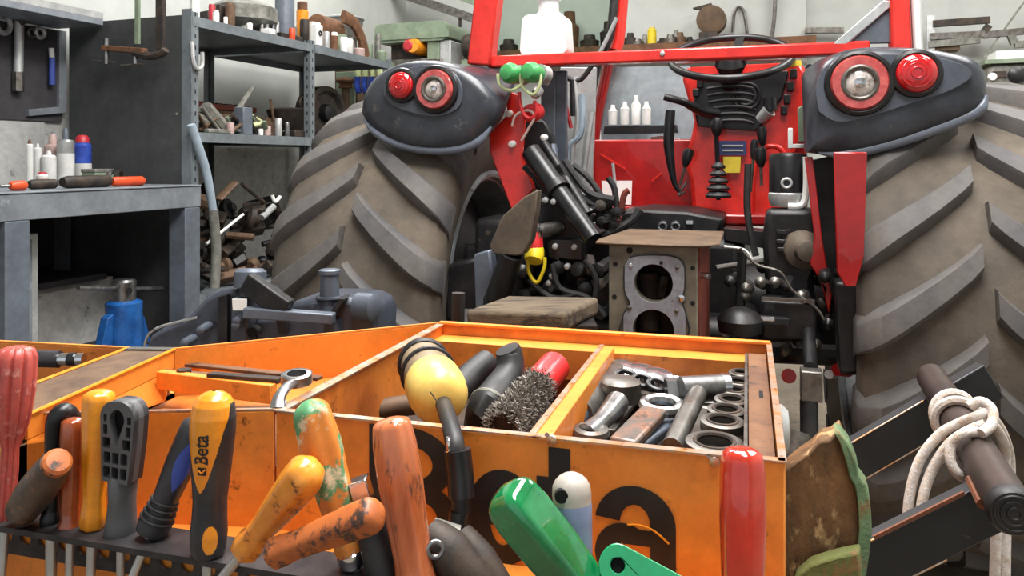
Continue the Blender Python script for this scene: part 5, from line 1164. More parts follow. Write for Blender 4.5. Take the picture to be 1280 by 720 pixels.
# --- left wing of the chest: angled shallow tray
iB = WB.inverted()
def wl(p): return iB @ V(p)
z3 = ZR - .010
Q0 = V((-.002, .001, ZR)); Q1 = V((-.002, CD - .002, ZR)); q2 = P(218, 438, .949); Q2 = wl(q2); Q2.z = ZR - .0005
Q3 = V((-.232, -.046, z3))
wg = ch
def wall(a, b, h, t, m, name='wing_wall', rim='bare_edge', inset=None, lip=True):
    a = V(a); b = V(b); d = (b - a); d.z = 0; d.normalize(); nrm = V((-d.y, d.x, 0)) * t
    pts = [a, b, b - V((0, 0, h)), a - V((0, 0, h))]
    o = bp_(MB().prism(pts, nrm), name, m, bevel=.001)
    if lip: bp_(MB().prism([a + V((0, 0, .0002)), b + V((0, 0, .0002)), b + V((0, 0, .002)), a + V((0, 0, .002))], nrm), 'wing_rim', rim, o)
wall(Q0, Q3, .17, -.004, 'orange', 'wing_front')
wall(Q1, Q2, .06, -.004, 'orange', 'wing_back', 'orange')
# wide bevelled rim board between wing and outer tray
Q2b = wl(P(158, 438, .95)); Q2b.z = ZR; Q3b = wl(P(28, 478, .80)); Q3b.z = ZR - .004; Q3c = wl(P(34, 506, .715)); Q3c.z = ZR - .004
Q3d = Q3c.copy()
bp_(MB().prism([Q2, Q3d, Q3b, Q2b], (0, 0, -.004)), 'rim_board', 'scrap_brown')
bp_(MB().prism([Q2, Q3d, Q3d - V((0, 0, .022)), Q2 - V((0, 0, .022))], (-.003, 0, 0)), 'rim_face', 'orange', bevel=.001)
for a, b in ((Q2, Q3d), (Q2b, Q3b)): bp_(MB().tube([a + V((0, 0, .001)), b + V((0, 0, .001))], .0018, 6), 'rim_wire', 'h_orange')
bp_(MB().bar(Q2, Q2b, .012, .004), 'rim_end', 'dull_steel')
# sloping inner face under the rim board
bp_(MB().prism([Q2 - V((0, 0, .022)), Q3d - V((0, 0, .022)), Q3 - V((-.02, -.0, .02)), Q2 - V((-.02, .04, .045))], (0, 0, -.003)), 'rim_slope', 'orange')
# wing floor
fz = ZR - .055
bp_(MB().prism([V((Q0.x - .004, Q0.y + .004, fz)), V((Q1.x - .004, Q1.y - .004, fz)), V((Q2.x + .004, Q2.y, fz)), V((Q3.x + .006, Q3.y + .006, fz))], (0, 0, -.004)), 'wing_floor', 'orange_inner')
bp_(MB().prism([V((Q0.x - .003, Q0.y + .003, fz + .0005)), V((Q0.x - .003, Q0.y + .20, fz + .0005)), V((Q3.x + .08, Q3.y + .20, fz + .0005)), V((Q3.x + .02, Q3.y + .02, fz + .0005))], (0, 0, .0015)), 'grimy_liner', 'rust_brown')
# ledge bars along the wing's back wall
def wz_(u, v, z): return hit(WB, u, v, 2, z)
for (u0, v0, u1, v1, z, hh, m) in [(200, 474, 342, 492, ZR - .024, .020, 'orange'), (232, 455, 400, 473, ZR - .020, .004, 'rust_brown'), (198, 464, 350, 477, ZR - .020, .004, 'rust_brown'), (262, 468, 350, 475, ZR - .012, .005, 'grime')]:
    bp_(MB().bar(wz_(u0, v0, z), wz_(u1, v1, z), .012, hh), 'ledge_bar', m, bevel=.001)
bp_(MB().lathe(wz_(230, 468, ZR - .018), (0, 0, 1), [(0, .008), (.006, .008), (.007, .003)], 12), 'knob', 'grime')
bp_(MB().lathe(wz_(204, 494, ZR - .045), (0, 0, 1), [(0, .007), (.012, .006), (.014, .002)], 10), 'knob', 'rust_brown')
# outer tray beyond the rim board
O1 = wl(P(160, 437, .952)); O1.z = ZR; O2 = wl(P(-60, 424, 1.0)); O2.z = ZR; O3 = wl(P(-80, 520, .70)); O3.z = ZR - .01
wall(O1, O2, .06, -.004, 'orange_inner', 'outer_wall', 'orange')
bp_(MB().prism([V((Q3b.x, Q3b.y, fz)), V((Q2b.x, Q2b.y, fz)), V((O2.x, O2.y, fz)), V((O3.x, O3.y, fz))], (0, 0, -.004)), 'outer_floor', 'grime')
bp_(MB().prism([Q2b - V((0, 0, .004)), Q3b - V((0, 0, .004)), Q3b - V((0, 0, .055)), Q2b - V((0, 0, .055))], (-.002, 0, 0)), 'outer_side', 'orange_inner')
bp_(MB().prism([V((Q3.x, Q3.y, LZ - .02)), V((O3.x, O3.y + .02, LZ - .02)), V((O2.x, O2.y, LZ - .02)), V((-.35, .35, LZ - .02))], (0, 0, -.40)), 'wing_body', 'orange')

# ============================================================ things lying in the trays
def C(u, v, z): return hit(I4, u, v, 2, EYE + z)
TF = -(EYE - ZF) + 0.0       # tray floor, relative to the eye
def lay(name, label, cat): return name, label, cat
# black-handled socket tool in the outer tray
t = thing('breaker_bar', 'black and silver nut driver lying in the outer tray', 'nut driver', C(75, 450, -.276))
MB().tube([C(34, 448, -.232), C(74, 449, -.232)], .010, 12).build('grip', 'h_black', t); MB().tube([C(72, 449, -.232), C(105, 449, -.232)], .007, 12).build('shank', 'chrome', t)
MB().tube([C(86, 449, -.2315), C(94, 449, -.2315)], .0078, 12).build('band', 'black_plastic', t)
MB().lathe(C(45, 460, -.262), (0, 0, 1), [(-.012, .006), (.012, .006), (.014, .003)], 12).build('white_bung', 'white_print', label='small white bung beside the nut driver in the outer tray', cat='bung')
# spanner standing over the wing
t = thing('ring_spanner', 'chrome combination spanner leaning out of the wing tray', 'spanner', C(345, 514, -.27))
sp = smooth_path([P(347, 512, .722), P(349, 497, .732), P(358, 484, .750), P(366, 478, .765)], 5)
for a_, b_ in zip(sp, sp[1:]): pass
MB().tube(sp, [.0075, .0058, .0055, .0065], 10, sq=.6).build('shank', 'steel', t)
MB().lathe(P(371, 473, .778), V((0, -.12, 1)), [(-.0045, .0150), (.0045, .0150), (.0055, .0135), (.0055, .0095), (-.0045, .0095), (-.0045, .0150)], 28).build('ring_end', 'steel', t)
MB().prism([P(338, 516, .722), P(347, 504, .726), P(357, 508, .724), P(352, 514, .722), P(348, 511, .723), P(345, 520, .720)], (0, .007, .004)).build('open_end', 'steel', t, bevel=.001)
# yellow inspection lamp with cable
A, B = P(526, 448, .905), P(555, 506, .765)
d = (B - A); L = d.length; d.normalize()
lm = thing('inspection_lamp', 'yellow and black inspection lamp with taped black cable lying in the tray', 'lamp', C(545, 520, -.30))
MB().lathe(A, d, [(0, .014), (.006, .026), (.018, .029), (.022, .027)], 28).build('rear_cap', 'black_rubber', lm)
MB().lathe(A + d * .020, d, [(0, .0255), (L * .40, .0275), (L * .44, .028)], 28).build('sleeve', 'grey_sleeve', lm)
MB().torus(A + d * (.020 + L * .22), d, .0272, .0030, 32).build('clamp_ring', 'black_rubber', lm)
MB().lathe(A + d * (.020 + L * .40), d, [(0, .028), (.006, .0298), (.030, .0300), (.044, .0285), (.054, .024), (.060, .015), (.062, .003)], 32).build('bulb_cover', 'yellow_bulb', lm)
e0 = A + d * (.020 + L * .40 + .056)
MB().tube([e0, e0 + d * .012 + V((0, 0, -.001)), P(562, 528, .685), P(568, 552, .648), P(571, 580, .642), P(576, 605, .640), P(577, 640, .636), P(572, 675, .632), P(563, 705, .625), P(562, 740, .61)], [.0085, .008, .0078, .0078, .008, .0082, .0082, .0075, .007, .007], 12, 6).build('cable', 'black_rubber', lm)
MB().tube([P(572, 562, .6425), P(575, 590, .640), P(577, 622, .636)], .0108, 12, 4).build('tape_wrap', 'black_plastic', lm)
MB().tube([P(575, 640, .634), P(572, 665, .631)], .0088, 12, 3).build('tape_wrap', 'black_plastic', lm)
MB().torus(P(560, 556, .640), (1, .1, 0), .005, .0018, 16).build('cable_clip', 'chrome', lm)
MB().tube([P(538, 490, .760), P(549, 505, .752)], .0007, 5).build('crack_mark', 'grime', lm)
# hoses, brush
t = thing('bent_hose', 'bent grey-black rubber hose elbow in the tray beside the lamp', 'hose', C(610, 520, -.30))
MB().tube([C(600, 530, -.290), P(607, 512, .84), P(624, 488, .87), P(637, 466, .89), P(637, 445, .90), P(634, 436, .90)], [.018, .0195, .019, .0165, .0155, .014], 16, 5).build('elbow', 'black_rubber', t)
MB().torus(P(611, 507, .845), P(624, 488, .87) - P(607, 512, .84), .019, .003, 24).build('hose_clamp', 'scrap_grey', t)
t = thing('black_tube', 'straight black grip tube behind the lamp in the tray', 'tube', C(590, 500, -.30))
MB().tube([P(560, 500, .86), P(585, 474, .90), P(610, 452, .93)], [.014, .0165, .015], 14, 4).build('tube', 'black_rubber', t)
MB().lathe(P(609, 453, .929), (P(612, 450, .93) - P(585, 474, .90)), [(0, .015), (.003, .011), (.0035, .002)], 14).build('tube_end', 'dark_hole', t)
t = thing('wire_brush', 'wire brush with red end and dense grey bristles in the tray', 'brush', C(660, 530, -.30))
A, B = P(632, 530, .80), P(690, 462, .93); ax_ = (B - A).normalized(); Lb = (B - A).length
MB().tube([A, A + ax_ * Lb * .66], .017, 12).build('core', 'grime', t)
MB().lathe(A + ax_ * Lb * .66, ax_, [(0, .016), (.02, .0185), (Lb * .40, .0185), (Lb * .415, .016)], 18).build('handle_end', 'red_cap', t)
rb = random.Random(3); mb = MB(); x_ = ax_.orthogonal().normalized(); y_ = ax_.cross(x_)
for i in range(5200):
    q = A + ax_ * rb.uniform(-.01, Lb * .66); an = rb.uniform(0, 6.283); dr = (x_ * math.cos(an) + y_ * math.sin(an) + ax_ * rb.uniform(-.5, .5)).normalized()
    r0 = q + dr * rb.uniform(.012, .021); r1 = r0 + (dr + V((rb.uniform(-1, 1), rb.uniform(-1, 1), rb.uniform(-1, 1)))).normalized() * .005; sd = dr.orthogonal().normalized() * .0007
    mb.add([r0 - sd, r0 + sd, r1 + sd * .7, r1 - sd * .7, r0 + dr.cross(sd), r1 + dr.cross(sd) * .7], [(0, 1, 2, 3), (0, 4, 5, 3), (1, 4, 5, 2)])
mb.build('bristles', 'brush_wire', t, kind='stuff', smooth=0)
MB().tube([C(470, 512, -.285), C(520, 505, -.285)], .012, 10).build('brown_rod', 'scrap_brown', label='brown rod lying in shadow under the lamp', cat='rod')
MB().tube([C(500, 490, -.285), C(520, 478, -.285)], .010, 10).build('bright_fitting', 'dull_steel', label='small steel fitting in the corner behind the lamp', cat='fitting')
# second compartment
def rod(u0, v0, z0, u1, v1, z1, r, m, n=14, sq=1): return MB().tube([C(u0, v0, z0), C(u1, v1, z1)], r, n, sq=sq)
t = thing('tube_socket', 'long dull grey tube socket lying beside the divider', 'socket', C(710, 520, -.30))
rod(690, 548, -.262, 722, 517, -.262, .0145, 0).build('socket_end', 'bluish_steel', t); rod(720, 519, -.262, 770, 470, -.262, .0185, 0).build('tube', 'dull_steel', t)
t = thing('swivel_wrench', 'bright forged swivel wrench lying between tube socket and flat wrench', 'wrench', C(760, 520, -.30))
MB().tube([C(733, 545, -.258), C(752, 527, -.253), C(772, 503, -.247)], [.012, .009, .012], 12, 4).build('shank', 'steel', t)
MB().torus(C(739, 541, -.256), (0, -.08, 1), .012, .006, 20).build('jaw', 'dull_steel', t)
MB().lathe(C(776, 500, -.262), (0, 0, 1), [(0, .022), (.02, .022), (.024, .016)], 18).build('head', 'dull_steel', t)
t = thing('flat_wrench', 'broad rust-flecked ring wrench lying flat in the tray', 'wrench', C(800, 520, -.30))
MB().bar(C(778, 556, -.252), C(818, 514, -.248), .026, .010).build('shank', 'rusty_steel', t, bevel=.003)
MB().torus(C(828, 507, -.247), (0, -.08, 1), .018, .006, 28).build('ring_end', 'steel', t)
MB().bar(C(786, 556, -.262), C(836, 520, -.262), .034, .010).build('under_shank', 'bluish_steel', t, bevel=.003)
t = thing('t_handle', 'steel T-handle with thick grey shaft and square head', 'T-handle', C(860, 530, -.30))
A, B = C(840, 560, -.256), C(872, 492, -.240)
MB().tube([A, B], .0095, 16).build('shaft', 'dull_steel', t)
c0, c1 = C(851, 487, -.238), C(908, 484, -.238)
MB().tube([c0, c1], .0135, 16).build('head', 'steel', t)
MB().tube([c1 - V((.004, 0, 0)), c1 + V((.003, 0, 0))], .0145, 16).build('head_end', 'chrome', t)
t = rod(832, 490, -.246, 850, 490, -.246, .016, 0, n=6).build('hex_socket', 'steel', label='hexagonal steel socket at the head of the T-handle', cat='socket')
t = thing('ratchet', 'shiny chrome ratchet heads heaped at the back of the tray', 'ratchet', C(800, 480, -.30))
for (u, v, r) in [(783, 471, .020), (803, 476, .018), (822, 481, .017)]:
    MB().lathe(C(u, v, -.262), (.1, -.3, 1), [(0, r), (.010, r * 1.05), (.014, r), (.016, r * .6)], 24).build('ratchet_head', 'chrome', t)
    MB().torus(C(u, v, -.244), (.1, -.3, 1), r * .6, .003, 20).build('dial', 'black_plastic', t)
MB().tube([C(770, 490, -.262), C(835, 500, -.262)], .006, 8).build('bar', 'scrap_dark', t)
MB().torus(C(846, 480, -.262), (0, -.08, 1), .013, .005, 22).build('steel_ring', 'chrome', label='loose chrome ring behind the hexagonal socket', cat='ring')
MB().torus(C(890, 480, -.262), (0, -.08, 1), .014, .005, 22).build('steel_ring', 'steel', label='loose steel ring between T-handle and spanner row', cat='ring')
ords = ['smallest ring spanner', 'second smallest ring spanner', 'third smallest ring spanner', 'middle-sized ring spanner', 'third largest ring spanner', 'second largest ring spanner', 'largest ring spanner']
for k, (u, v, r) in enumerate([(926, 470, .0125), (922, 481, .0135), (918, 492, .0145), (914, 504, .0155), (908, 517, .0168), (903, 531, .0185), (893, 558, .0225)]):
    z = -.243
    c = C(u, v, z)
    t = thing('ring_spanner', ords[k] + ' standing in the row beside the steel channel', 'spanner', C(u, v + 6, -.30), 'ring spanners racked in a row')
    nn = V((.0, -.06, 1))
    MB().lathe(c, nn, [(-.005, r * .98), (-.004, r * 1.08), (.004, r * 1.08), (.005, r * .98), (.005, r * .72), (-.005, r * .72), (-.005, r * .98)], 28).build('ring_end', 'dull_steel', t)
    MB().torus(c + nn.normalized() * .004, nn, r * .74, .0022, 24, 6).build('twelve_point', 'grime', t)
    MB().bar(c + V((0, .004, -.006)), c + V((.0, .012, -.045)), r * .9, .006, up=(0, 1, 0)).build('shank', 'dull_steel', t)
rod(946, 560, -.262, 955, 470, -.262, .008, 0).build('dark_rod', 'grime', label='dark rod lying against the steel channel', cat='rod')
for k, (u0, v0, u1, v1, m, lb) in enumerate([(760, 540, 800, 488, 'dull_steel', 'dark open spanner lying on the tray floor under the flat wrench'), (812, 552, 846, 506, 'scrap_dark', 'black spanner lying on the tray floor beside the T-handle shaft'), (862, 560, 886, 510, 'dull_steel', 'grimy spanner lying on the tray floor between T-handle and ring row'), (700, 530, 752, 478, 'scrap_dark', 'black bar lying on the tray floor under the tube socket')]):
    t = thing('floor_spanner', lb, 'spanner', C(u0, v0, -.305)); a_, b_ = C(u0, v0, -.285), C(u1, v1, -.285)
    MB().bar(a_, b_, .014, .006).build('shank', m, t, bevel=.001); MB().torus(b_, (0, 0, 1), .012, .005, 18).build('ring_end', m, t)
# bright curved plate outside the chest
q = P(968, 540, .80)
t = thing('hub_cap', 'bright curved metal disc behind the chest side', 'disc', (q.x, .80, 0))
MB().lathe(P(972, 538, .80), (.96, -.27, 0), [(0, .024), (.004, .026), (.010, .020), (.012, .004)], 28).build('disc', 'aluminium', t)
MB().tube([P(968, 538, .800), V((P(968, 538, .80).x, .80, 0))], .005, 8).build('stem', 'dull_steel', t)

# ============================================================ tools in the front rack
def dT(u):
    o = L2(WB, (0, -.080, 0)); e = WB.to_3x3() @ V((1, 0, 0)); k = (u - 640) / FPX
    s = (k * o.y - o.x) / (e.x - k * e.y); return o.y + s * e.y
def grip(u0, v0, u1, v1, db=0, dt=0):
    D = dT(u0) + db; return P(u0, v0, D), P(u1, v1, D + dt), D / FPX
def handle(name, label, cat, b, t_, prof, m, db=0, dt=0, flute=None, n=32, shaft=None, sx=1, sy=1, part='handle', shm='shaft_steel'):
    A, B, s = grip(b[0], b[1], t_[0], t_[1], db, dt); d = (B - A); L = d.length; d.normalize()
    root = thing(name, label, cat, A)
    pr = [(f * L, r * s) for f, r in prof]
    MB().lathe(A, d, pr, n, flute=flute, xdir=(1, 0, 0), sx=sx, sy=sy).build(part, m, root, smooth=50)
    if shaft:
        MB().tube([A + d * .004, A - d * shaft[1]], shaft[0], 10).build('shaft', shm, root)
    return root, A, B, d, L, s
def dome(pr, r, f0=.90, k=6):            # rounded top end
    return pr + [(f0 + (1 - f0) * math.sin(math.pi / 2 * i / k), r * math.cos(math.pi / 2 * i / k) + .05) for i in range(1, k + 1)]
flu = lambda n, a: (lambda an, t: 1 - a * (.5 + .5 * math.cos(an * n)))
# 1 dull red fluted
handle('screwdriver', 'dull red fluted screwdriver handle at the end of the rack', 'screwdriver', (6, 655), (22, 432), dome([(0, 8), (.04, 10), (.30, 11), (.42, 10), (.52, 17), (.60, 21), (.75, 24), (.93, 24)], 23, .96, 3), 'h_red_dull', dt=.01, db=-.01, flute=lambda an, t: 1 - .16 * max(0, math.cos(an * 10)) ** 2, shaft=(.004, .06), n=120)
# yellow at the frame edge
handle('screwdriver', 'plain yellow screwdriver handle at the very end of the rack', 'screwdriver', (-14, 654), (-12, 512), dome([(0, 14), (.1, 16), (.6, 18), (.9, 17)], 17), 'yellow_bulb', shaft=(.004, .06))
# 2 dark tilted with orange end
r2, A, B, d, L, s = handle('file_handle', 'stained black handle with bare orange end leaning across the rack', 'file handle', (26, 640), (70, 580), [(0, 16), (.06, 20), (.4, 23), (.8, 21), (.97, 18.5), (1.0, 17.5)], 'h_black_worn', db=-.012, dt=-.040)
MB().lathe(B, d, [(-.001, 17 * s), (.004, 16.5 * s), (.006, 13 * s), (.0063, 1 * s)], 24).build('bare_end', 'h_brown_orange', r2)
# 3 black hook
A, B, s = grip(64, 655, 70, 528)
t = thing('hook_tool', 'black hooked puller rod with domed collar in the rack', 'hook', A)
MB().tube([A, P(66, 600, A.y), P(68, 545, A.y), P(72, 522, A.y), P(82, 516, A.y + .004), P(92, 524, A.y + .012)], [.0065, .0065, .0075, .0085, .0085, .007], 12, 5).build('hook_rod', 'black_plastic', t)
MB().lathe(A, (0, 0, 1), [(0, .0085), (.006, .0088), (.014, .006)], 18).build('collar', 'black_plastic', t); MB().tube([A, A - V((0, 0, .09))], .0045, 10).build('shaft', 'shaft_steel', t)
# 4 amber
handle('screwdriver', 'glossy reddish-brown amber screwdriver handle in the rack', 'screwdriver', (88, 664), (91, 522), dome([(0, 14), (.03, 16.5), (.07, 15), (.12, 11.5), (.25, 13), (.6, 14.5), (.9, 14)], 14, .95, 4), 'h_amber', flute=flu(8, .07), shaft=(.0035, .08), n=48)
# 5 orange-yellow
handle('screwdriver', 'slim yellow-orange screwdriver handle with waisted neck in the rack', 'screwdriver', (116, 659), (124, 487), dome([(0, 14), (.03, 16), (.10, 15), (.22, 13), (.35, 15), (.6, 17), (.85, 19), (.93, 19)], 19, .95, 4), 'h_orange', flute=flu(6, .10), shaft=(.004, .08), n=48)
# 6 grey perforated grip
A, B, s = grip(151, 668, 158, 500)
d = (B - A); L = d.length; d.normalize()
t = thing('pistol_grip', 'dark grey plastic handle with openwork grid top in the rack', 'tool handle', A)
MB().lathe(A, d, [(0, 19 * s), (.004, 20 * s), (.012, 18.5 * s), (L * .25, 16.5 * s), (L * .42, 18 * s), (L * .44, 16 * s)], 28, sy=.8).build('shank', 'h_grey', t)
xr = V((1, -.28, 0)); xr = (xr - d * xr.dot(d)).normalized(); yr = d.cross(xr)
def gpm(y0): return lambda a_, b_, q: A + xr * a_ * s + d * b_ * s + yr * (q + y0)
out = [(-19, 70), (19, 70)] + [(24, 120), (25, 150)] + arc(5, 150, 20, 20, 0, 90, 5) + arc(-5, 150, 20, 20, 90, 180, 5) + [(-25, 150), (-22, 110)]
Ls = L / s
holes = []
for r_ in range(2):
    for c_ in range(3): holes.append(rrect(-17.5 + c_ * 12.5, -7.5 + c_ * 12.5, 74 + r_ * 18, 89 + r_ * 18, 2, 2))
tear = [(0, 113)] + arc(0, 147, 11, 13, -30, 210, 12)
holes.append(tear)
for zz, xi in ((111, 6.5), (127, 11)): holes += [rrect(-20, -xi - 2.6, zz, zz + 13.5, 1.5, 2), rrect(xi + 2.6, 21, zz, zz + 13.5, 1.5, 2)]
holes += [rrect(-20, -15, 143, 153, 1.5, 2), rrect(15, 21, 143, 153, 1.5, 2)]
MB().plate([out] + holes, gpm(-.010), 0, .006).build('grid_face', 'h_grey', t)
MB().plate([[(a_ * .98, b_) for a_, b_ in out]], gpm(.002), 0, .006).build('back_shell', 'h_black', t)
tw = MB(); n_ = len(out)
vs_ = [gpm(-.010)(a_, b_, 0) for a_, b_ in out] + [gpm(.002)(a_, b_, 0) for a_, b_ in out]
tw.add(vs_, [(i, (i + 1) % n_, n_ + (i + 1) % n_, n_ + i) for i in range(n_)]).build('side_shell', 'h_grey', t)
MB().tube([A, A - V((0, 0, .08))], .0035, 10).build('shaft', 'shaft_steel', t)
# 7 black with blue inlay, leaning
r7, A, B, d, L, s = handle('screwdriver', 'black ribbed screwdriver with blue inlay leaning in the rack', 'screwdriver', (188, 668), (250, 522), dome([(0, 11), (.02, 19), (.10, 21), (.2, 17), (.28, 15.5), (.4, 17), (.6, 19), (.85, 19)], 19), 'h_black', dt=.008, shaft=(.0035, .06))
fv = (V((0, -1, 0)) + d * d.y).normalized(); sv = d.cross(fv)
mb = MB(); nseg = 10; vs_ = []
for i in range(nseg + 1):
    f = .42 + .45 * i / nseg; hw = math.sin(math.pi * i / nseg) * .55 + .02
    for j in range(7):
        an = -hw + 2 * hw * j / 6 + .45; vs_.append(A + d * f * L + (fv * math.cos(an) + sv * math.sin(an)) * (19.2 * s + .0006))
mb.add(vs_, [(i * 7 + j, i * 7 + j + 1, (i + 1) * 7 + j + 1, (i + 1) * 7 + j) for i in range(nseg) for j in range(6)]).build('blue_inlay', 'h_blue', r7)
for i in range(4):
    c = A + d * L * (.14 + .05 * i); MB().torus(c, d, (20.2 - 1.3 * i) * s, .0012, 24, 6).build('rib', 'black_rubber', r7)
# 8 two-tone handle with lettering
A, B, s = grip(260, 695, 268, 488, -.014)
d = (B - A); L = d.length; d.normalize(); fv = (V((0, -1, 0)) + d * d.y).normalized(); sv = d.cross(fv)
if sv.x < 0: sv = -sv
r8 = thing('screwdriver', 'orange and black two-tone screwdriver with black lettering on its handle', 'screwdriver', A)
PR = [(0, 15), (.015, 19), (.06, 21.5), (.15, 22.5), (.25, 21), (.34, 20.5), (.45, 22.5), (.6, 25), (.75, 27.5), (.85, 27.5), (.92, 25), (.96, 20), (.985, 13), (1.0, 3)]
def prr(f):
    for (a_, ra), (b_, rb_) in zip(PR, PR[1:]):
        if a_ <= f <= b_: return ra + (rb_ - ra) * (f - a_) / (b_ - a_)
    return 3
def pt8(f, an, off=0): return A + d * f * L + (fv * math.cos(an) + sv * math.sin(an) * 1.0) * (prr(f) * s + off)
NF, NA = 150, 150
grid = [[pt8(i / NF, -math.pi + 6.28319 * j / NA) for j in range(NA)] for i in range(NF + 1)]
flat = [p for row in grid for p in row]
fo, fk = [], []
for i in range(NF):
    for j in range(NA):
        f = (i + .5) / NF; an = -math.pi + 6.28319 * (j + .5) / NA
        wlim = .0 if f < .42 else (1.02 * ((f - .42) / .36) ** .62 if f < .78 else 1.02 + (f - .78) * 3)
        orange = f > .93 or abs(an + .22) < wlim
        if ((f - .135) / .085) ** 2 + ((an - .42) / .42) ** 2 < 1: orange = True
        q = (i * NA + j, i * NA + (j + 1) % NA, (i + 1) * NA + (j + 1) % NA, (i + 1) * NA + j)
        (fo if orange else fk).append(q)
for fl_, mt_, nm in ((fo, 'h_orange', 'orange_shell'), (fk, 'h_black', 'black_grip')):
    used = sorted({i for q in fl_ for i in q}); ix = {k_: n2 for n2, k_ in enumerate(used)}
    MB().add([flat[k_] for k_ in used], [tuple(ix[i] for i in q) for q in fl_]).build(nm, mt_, r8, smooth=60)
MB().tube([A + d * .003, A - d * .07], .004, 10).build('shaft', 'shaft_steel', r8)
def text_mesh(txt, bold=.03):
    cu = bpy.data.curves.new('t', 'FONT'); cu.body = txt; cu.offset = bold; cu.resolution_u = 6
    o = bpy.data.objects.new('t', cu); COL.objects.link(o); dg = bpy.context.evaluated_depsgraph_get()
    me = bpy.data.meshes.new_from_object(o.evaluated_get(dg))
    vs_ = [v.co.copy() for v in me.vertices]; fs = [tuple(p.vertices) for p in me.polygons]
    bpy.data.objects.remove(o); bpy.data.curves.remove(cu); bpy.data.meshes.remove(me); return vs_, fs
vt, ft = text_mesh('Beta', .02)
wt_ = max(p.x for p in vt); f0, f1 = .590, .775
k_ = (f1 - f0) * L / wt_
MB().add([pt8(f0 + p.x * k_ / L, -.12 - (p.y * k_ * 1.15 - .0045) / (25 * s) , .0005) for p in vt], ft).build('lettering', 'letter_black', r8, smooth=0)
bxs = [(f, a_) for f in (.468, .510) for a_ in (-.20, .20)]
def quad8(fa, fb, aa, ab, m_, off, nm):
    vs_ = [pt8(fa + (fb - fa) * i / 3, aa + (ab - aa) * j / 3, off) for i in range(4) for j in range(4)]
    MB().add(vs_, [(i * 4 + j, i * 4 + j + 1, i * 4 + j + 5, i * 4 + j + 4) for i in range(3) for j in range(3)]).build(nm, m_, r8, smooth=0)
quad8(.530, .578, -.34, .12, 'letter_black', .0004, 'logo_square')
MB().tube([pt8(.560, -.26, .0009), pt8(.545, -.11, .0009), pt8(.568, .06, .0009)], .0007, 5).build('logo_mark', 'h_orange', r8)
# 9 orange with green paint
r9, A, B, d, L, s = handle('screwdriver', 'thick orange screwdriver handle smeared with green paint', 'screwdriver', (438, 690), (385, 500), dome([(0, 17), (.03, 19), (.08, 18), (.2, 20), (.4, 23), (.7, 27), (.9, 24)], 24), 'h_green_orange', flute=flu(6, .10), n=48)
MB().lathe(A - d * .012, d, [(0, .008), (.003, .0105), (.012, .011), (.014, .009)], 18).build('ferrule', 'chrome', r9); MB().tube([A, A - d * .06], .0048, 8).build('shaft', 'chrome', r9)
# 10 yellow-orange leaning
handle('screwdriver', 'yellow-orange screwdriver handle leaning over the painted one', 'screwdriver', (304, 690), (392, 580), dome([(0, 15), (.03, 19.5), (.12, 20), (.20, 17), (.30, 17), (.5, 21), (.75, 25), (.88, 25)], 25, .88, 5), 'h_orange_spot', db=-.03, dt=-.03, flute=flu(6, .08), n=48, shaft=(.004, .04))
# 11 brown-orange lying across
handle('screwdriver', 'spotted brown-orange handle lying almost flat across the other handles', 'screwdriver', (340, 693), (474, 640), dome([(0, 14), (.02, 19), (.10, 19), (.22, 17), (.4, 18), (.7, 21), (.92, 22)], 21, .95, 3), 'h_brown_orange', db=-.055, dt=-.03, flute=flu(4, .10), n=48)
# 12 black with silver head
r12, A, B, d, L, s = handle('ratchet', 'black rubber handle with square silver head behind the flat-lying handle', 'ratchet', (485, 735), (456, 628), [(0, 22), (.3, 22), (.7, 20), (.92, 17), (1, 13)], 'black_rubber', db=-.002, dt=.01)
MB().obox(B + d * .008, d * .010, d.cross(V((0, 1, 0))).normalized() * .007, V((0, 1, 0)) * .007).build('square_head', 'chrome', r12, bevel=.001)
# 13 big orange wood
handle('screwdriver', 'big worn orange wooden screwdriver handle in front of the lettering', 'screwdriver', (524, 745), (488, 522), dome([(0, 30), (.08, 27), (.2, 24), (.4, 26), (.65, 29), (.85, 28), (.95, 25)], 25, .96, 4), 'h_wood_orange', db=-.005, dt=.01, flute=flu(8, .06), n=64)
# 15 dark plier handles
t = thing('pliers', 'dark pliers with steel rivet hanging in the rack under the lettering', 'pliers', P(560, 740, .60))
MB().tube([P(534, 668, .605), P(560, 690, .598), P(600, 735, .59)], [.013, .017, .014], 14, 5).build('handle', 'scrap_dark', t)
MB().tube([P(575, 668, .615), P(600, 700, .605), P(625, 740, .595)], [.010, .013, .012], 14, 5).build('handle', 'scrap_dark', t)
MB().tube([P(540, 662, .612), P(572, 672, .612)], .009, 10).build('jaw', 'scrap_grey', t)
MB().torus(P(544, 687, .583), (.2, -1, .1), .0055, .0018, 20).build('rivet', 'steel', t)
# 16 green translucent
sqf = lambda an, t: min(1 / max(abs(math.cos(an + .62)), abs(math.sin(an + .62))), 1.22) * .90
handle('screwdriver', 'big translucent green square-cut screwdriver handle leaning in the rack', 'screwdriver', (750, 760), (628, 610), dome([(0, 22), (.1, 24), (.25, 30), (.5, 33), (.8, 34), (.90, 32)], 30, .92, 5), 'h_green', db=.0, dt=.0, flute=sqf, n=64)
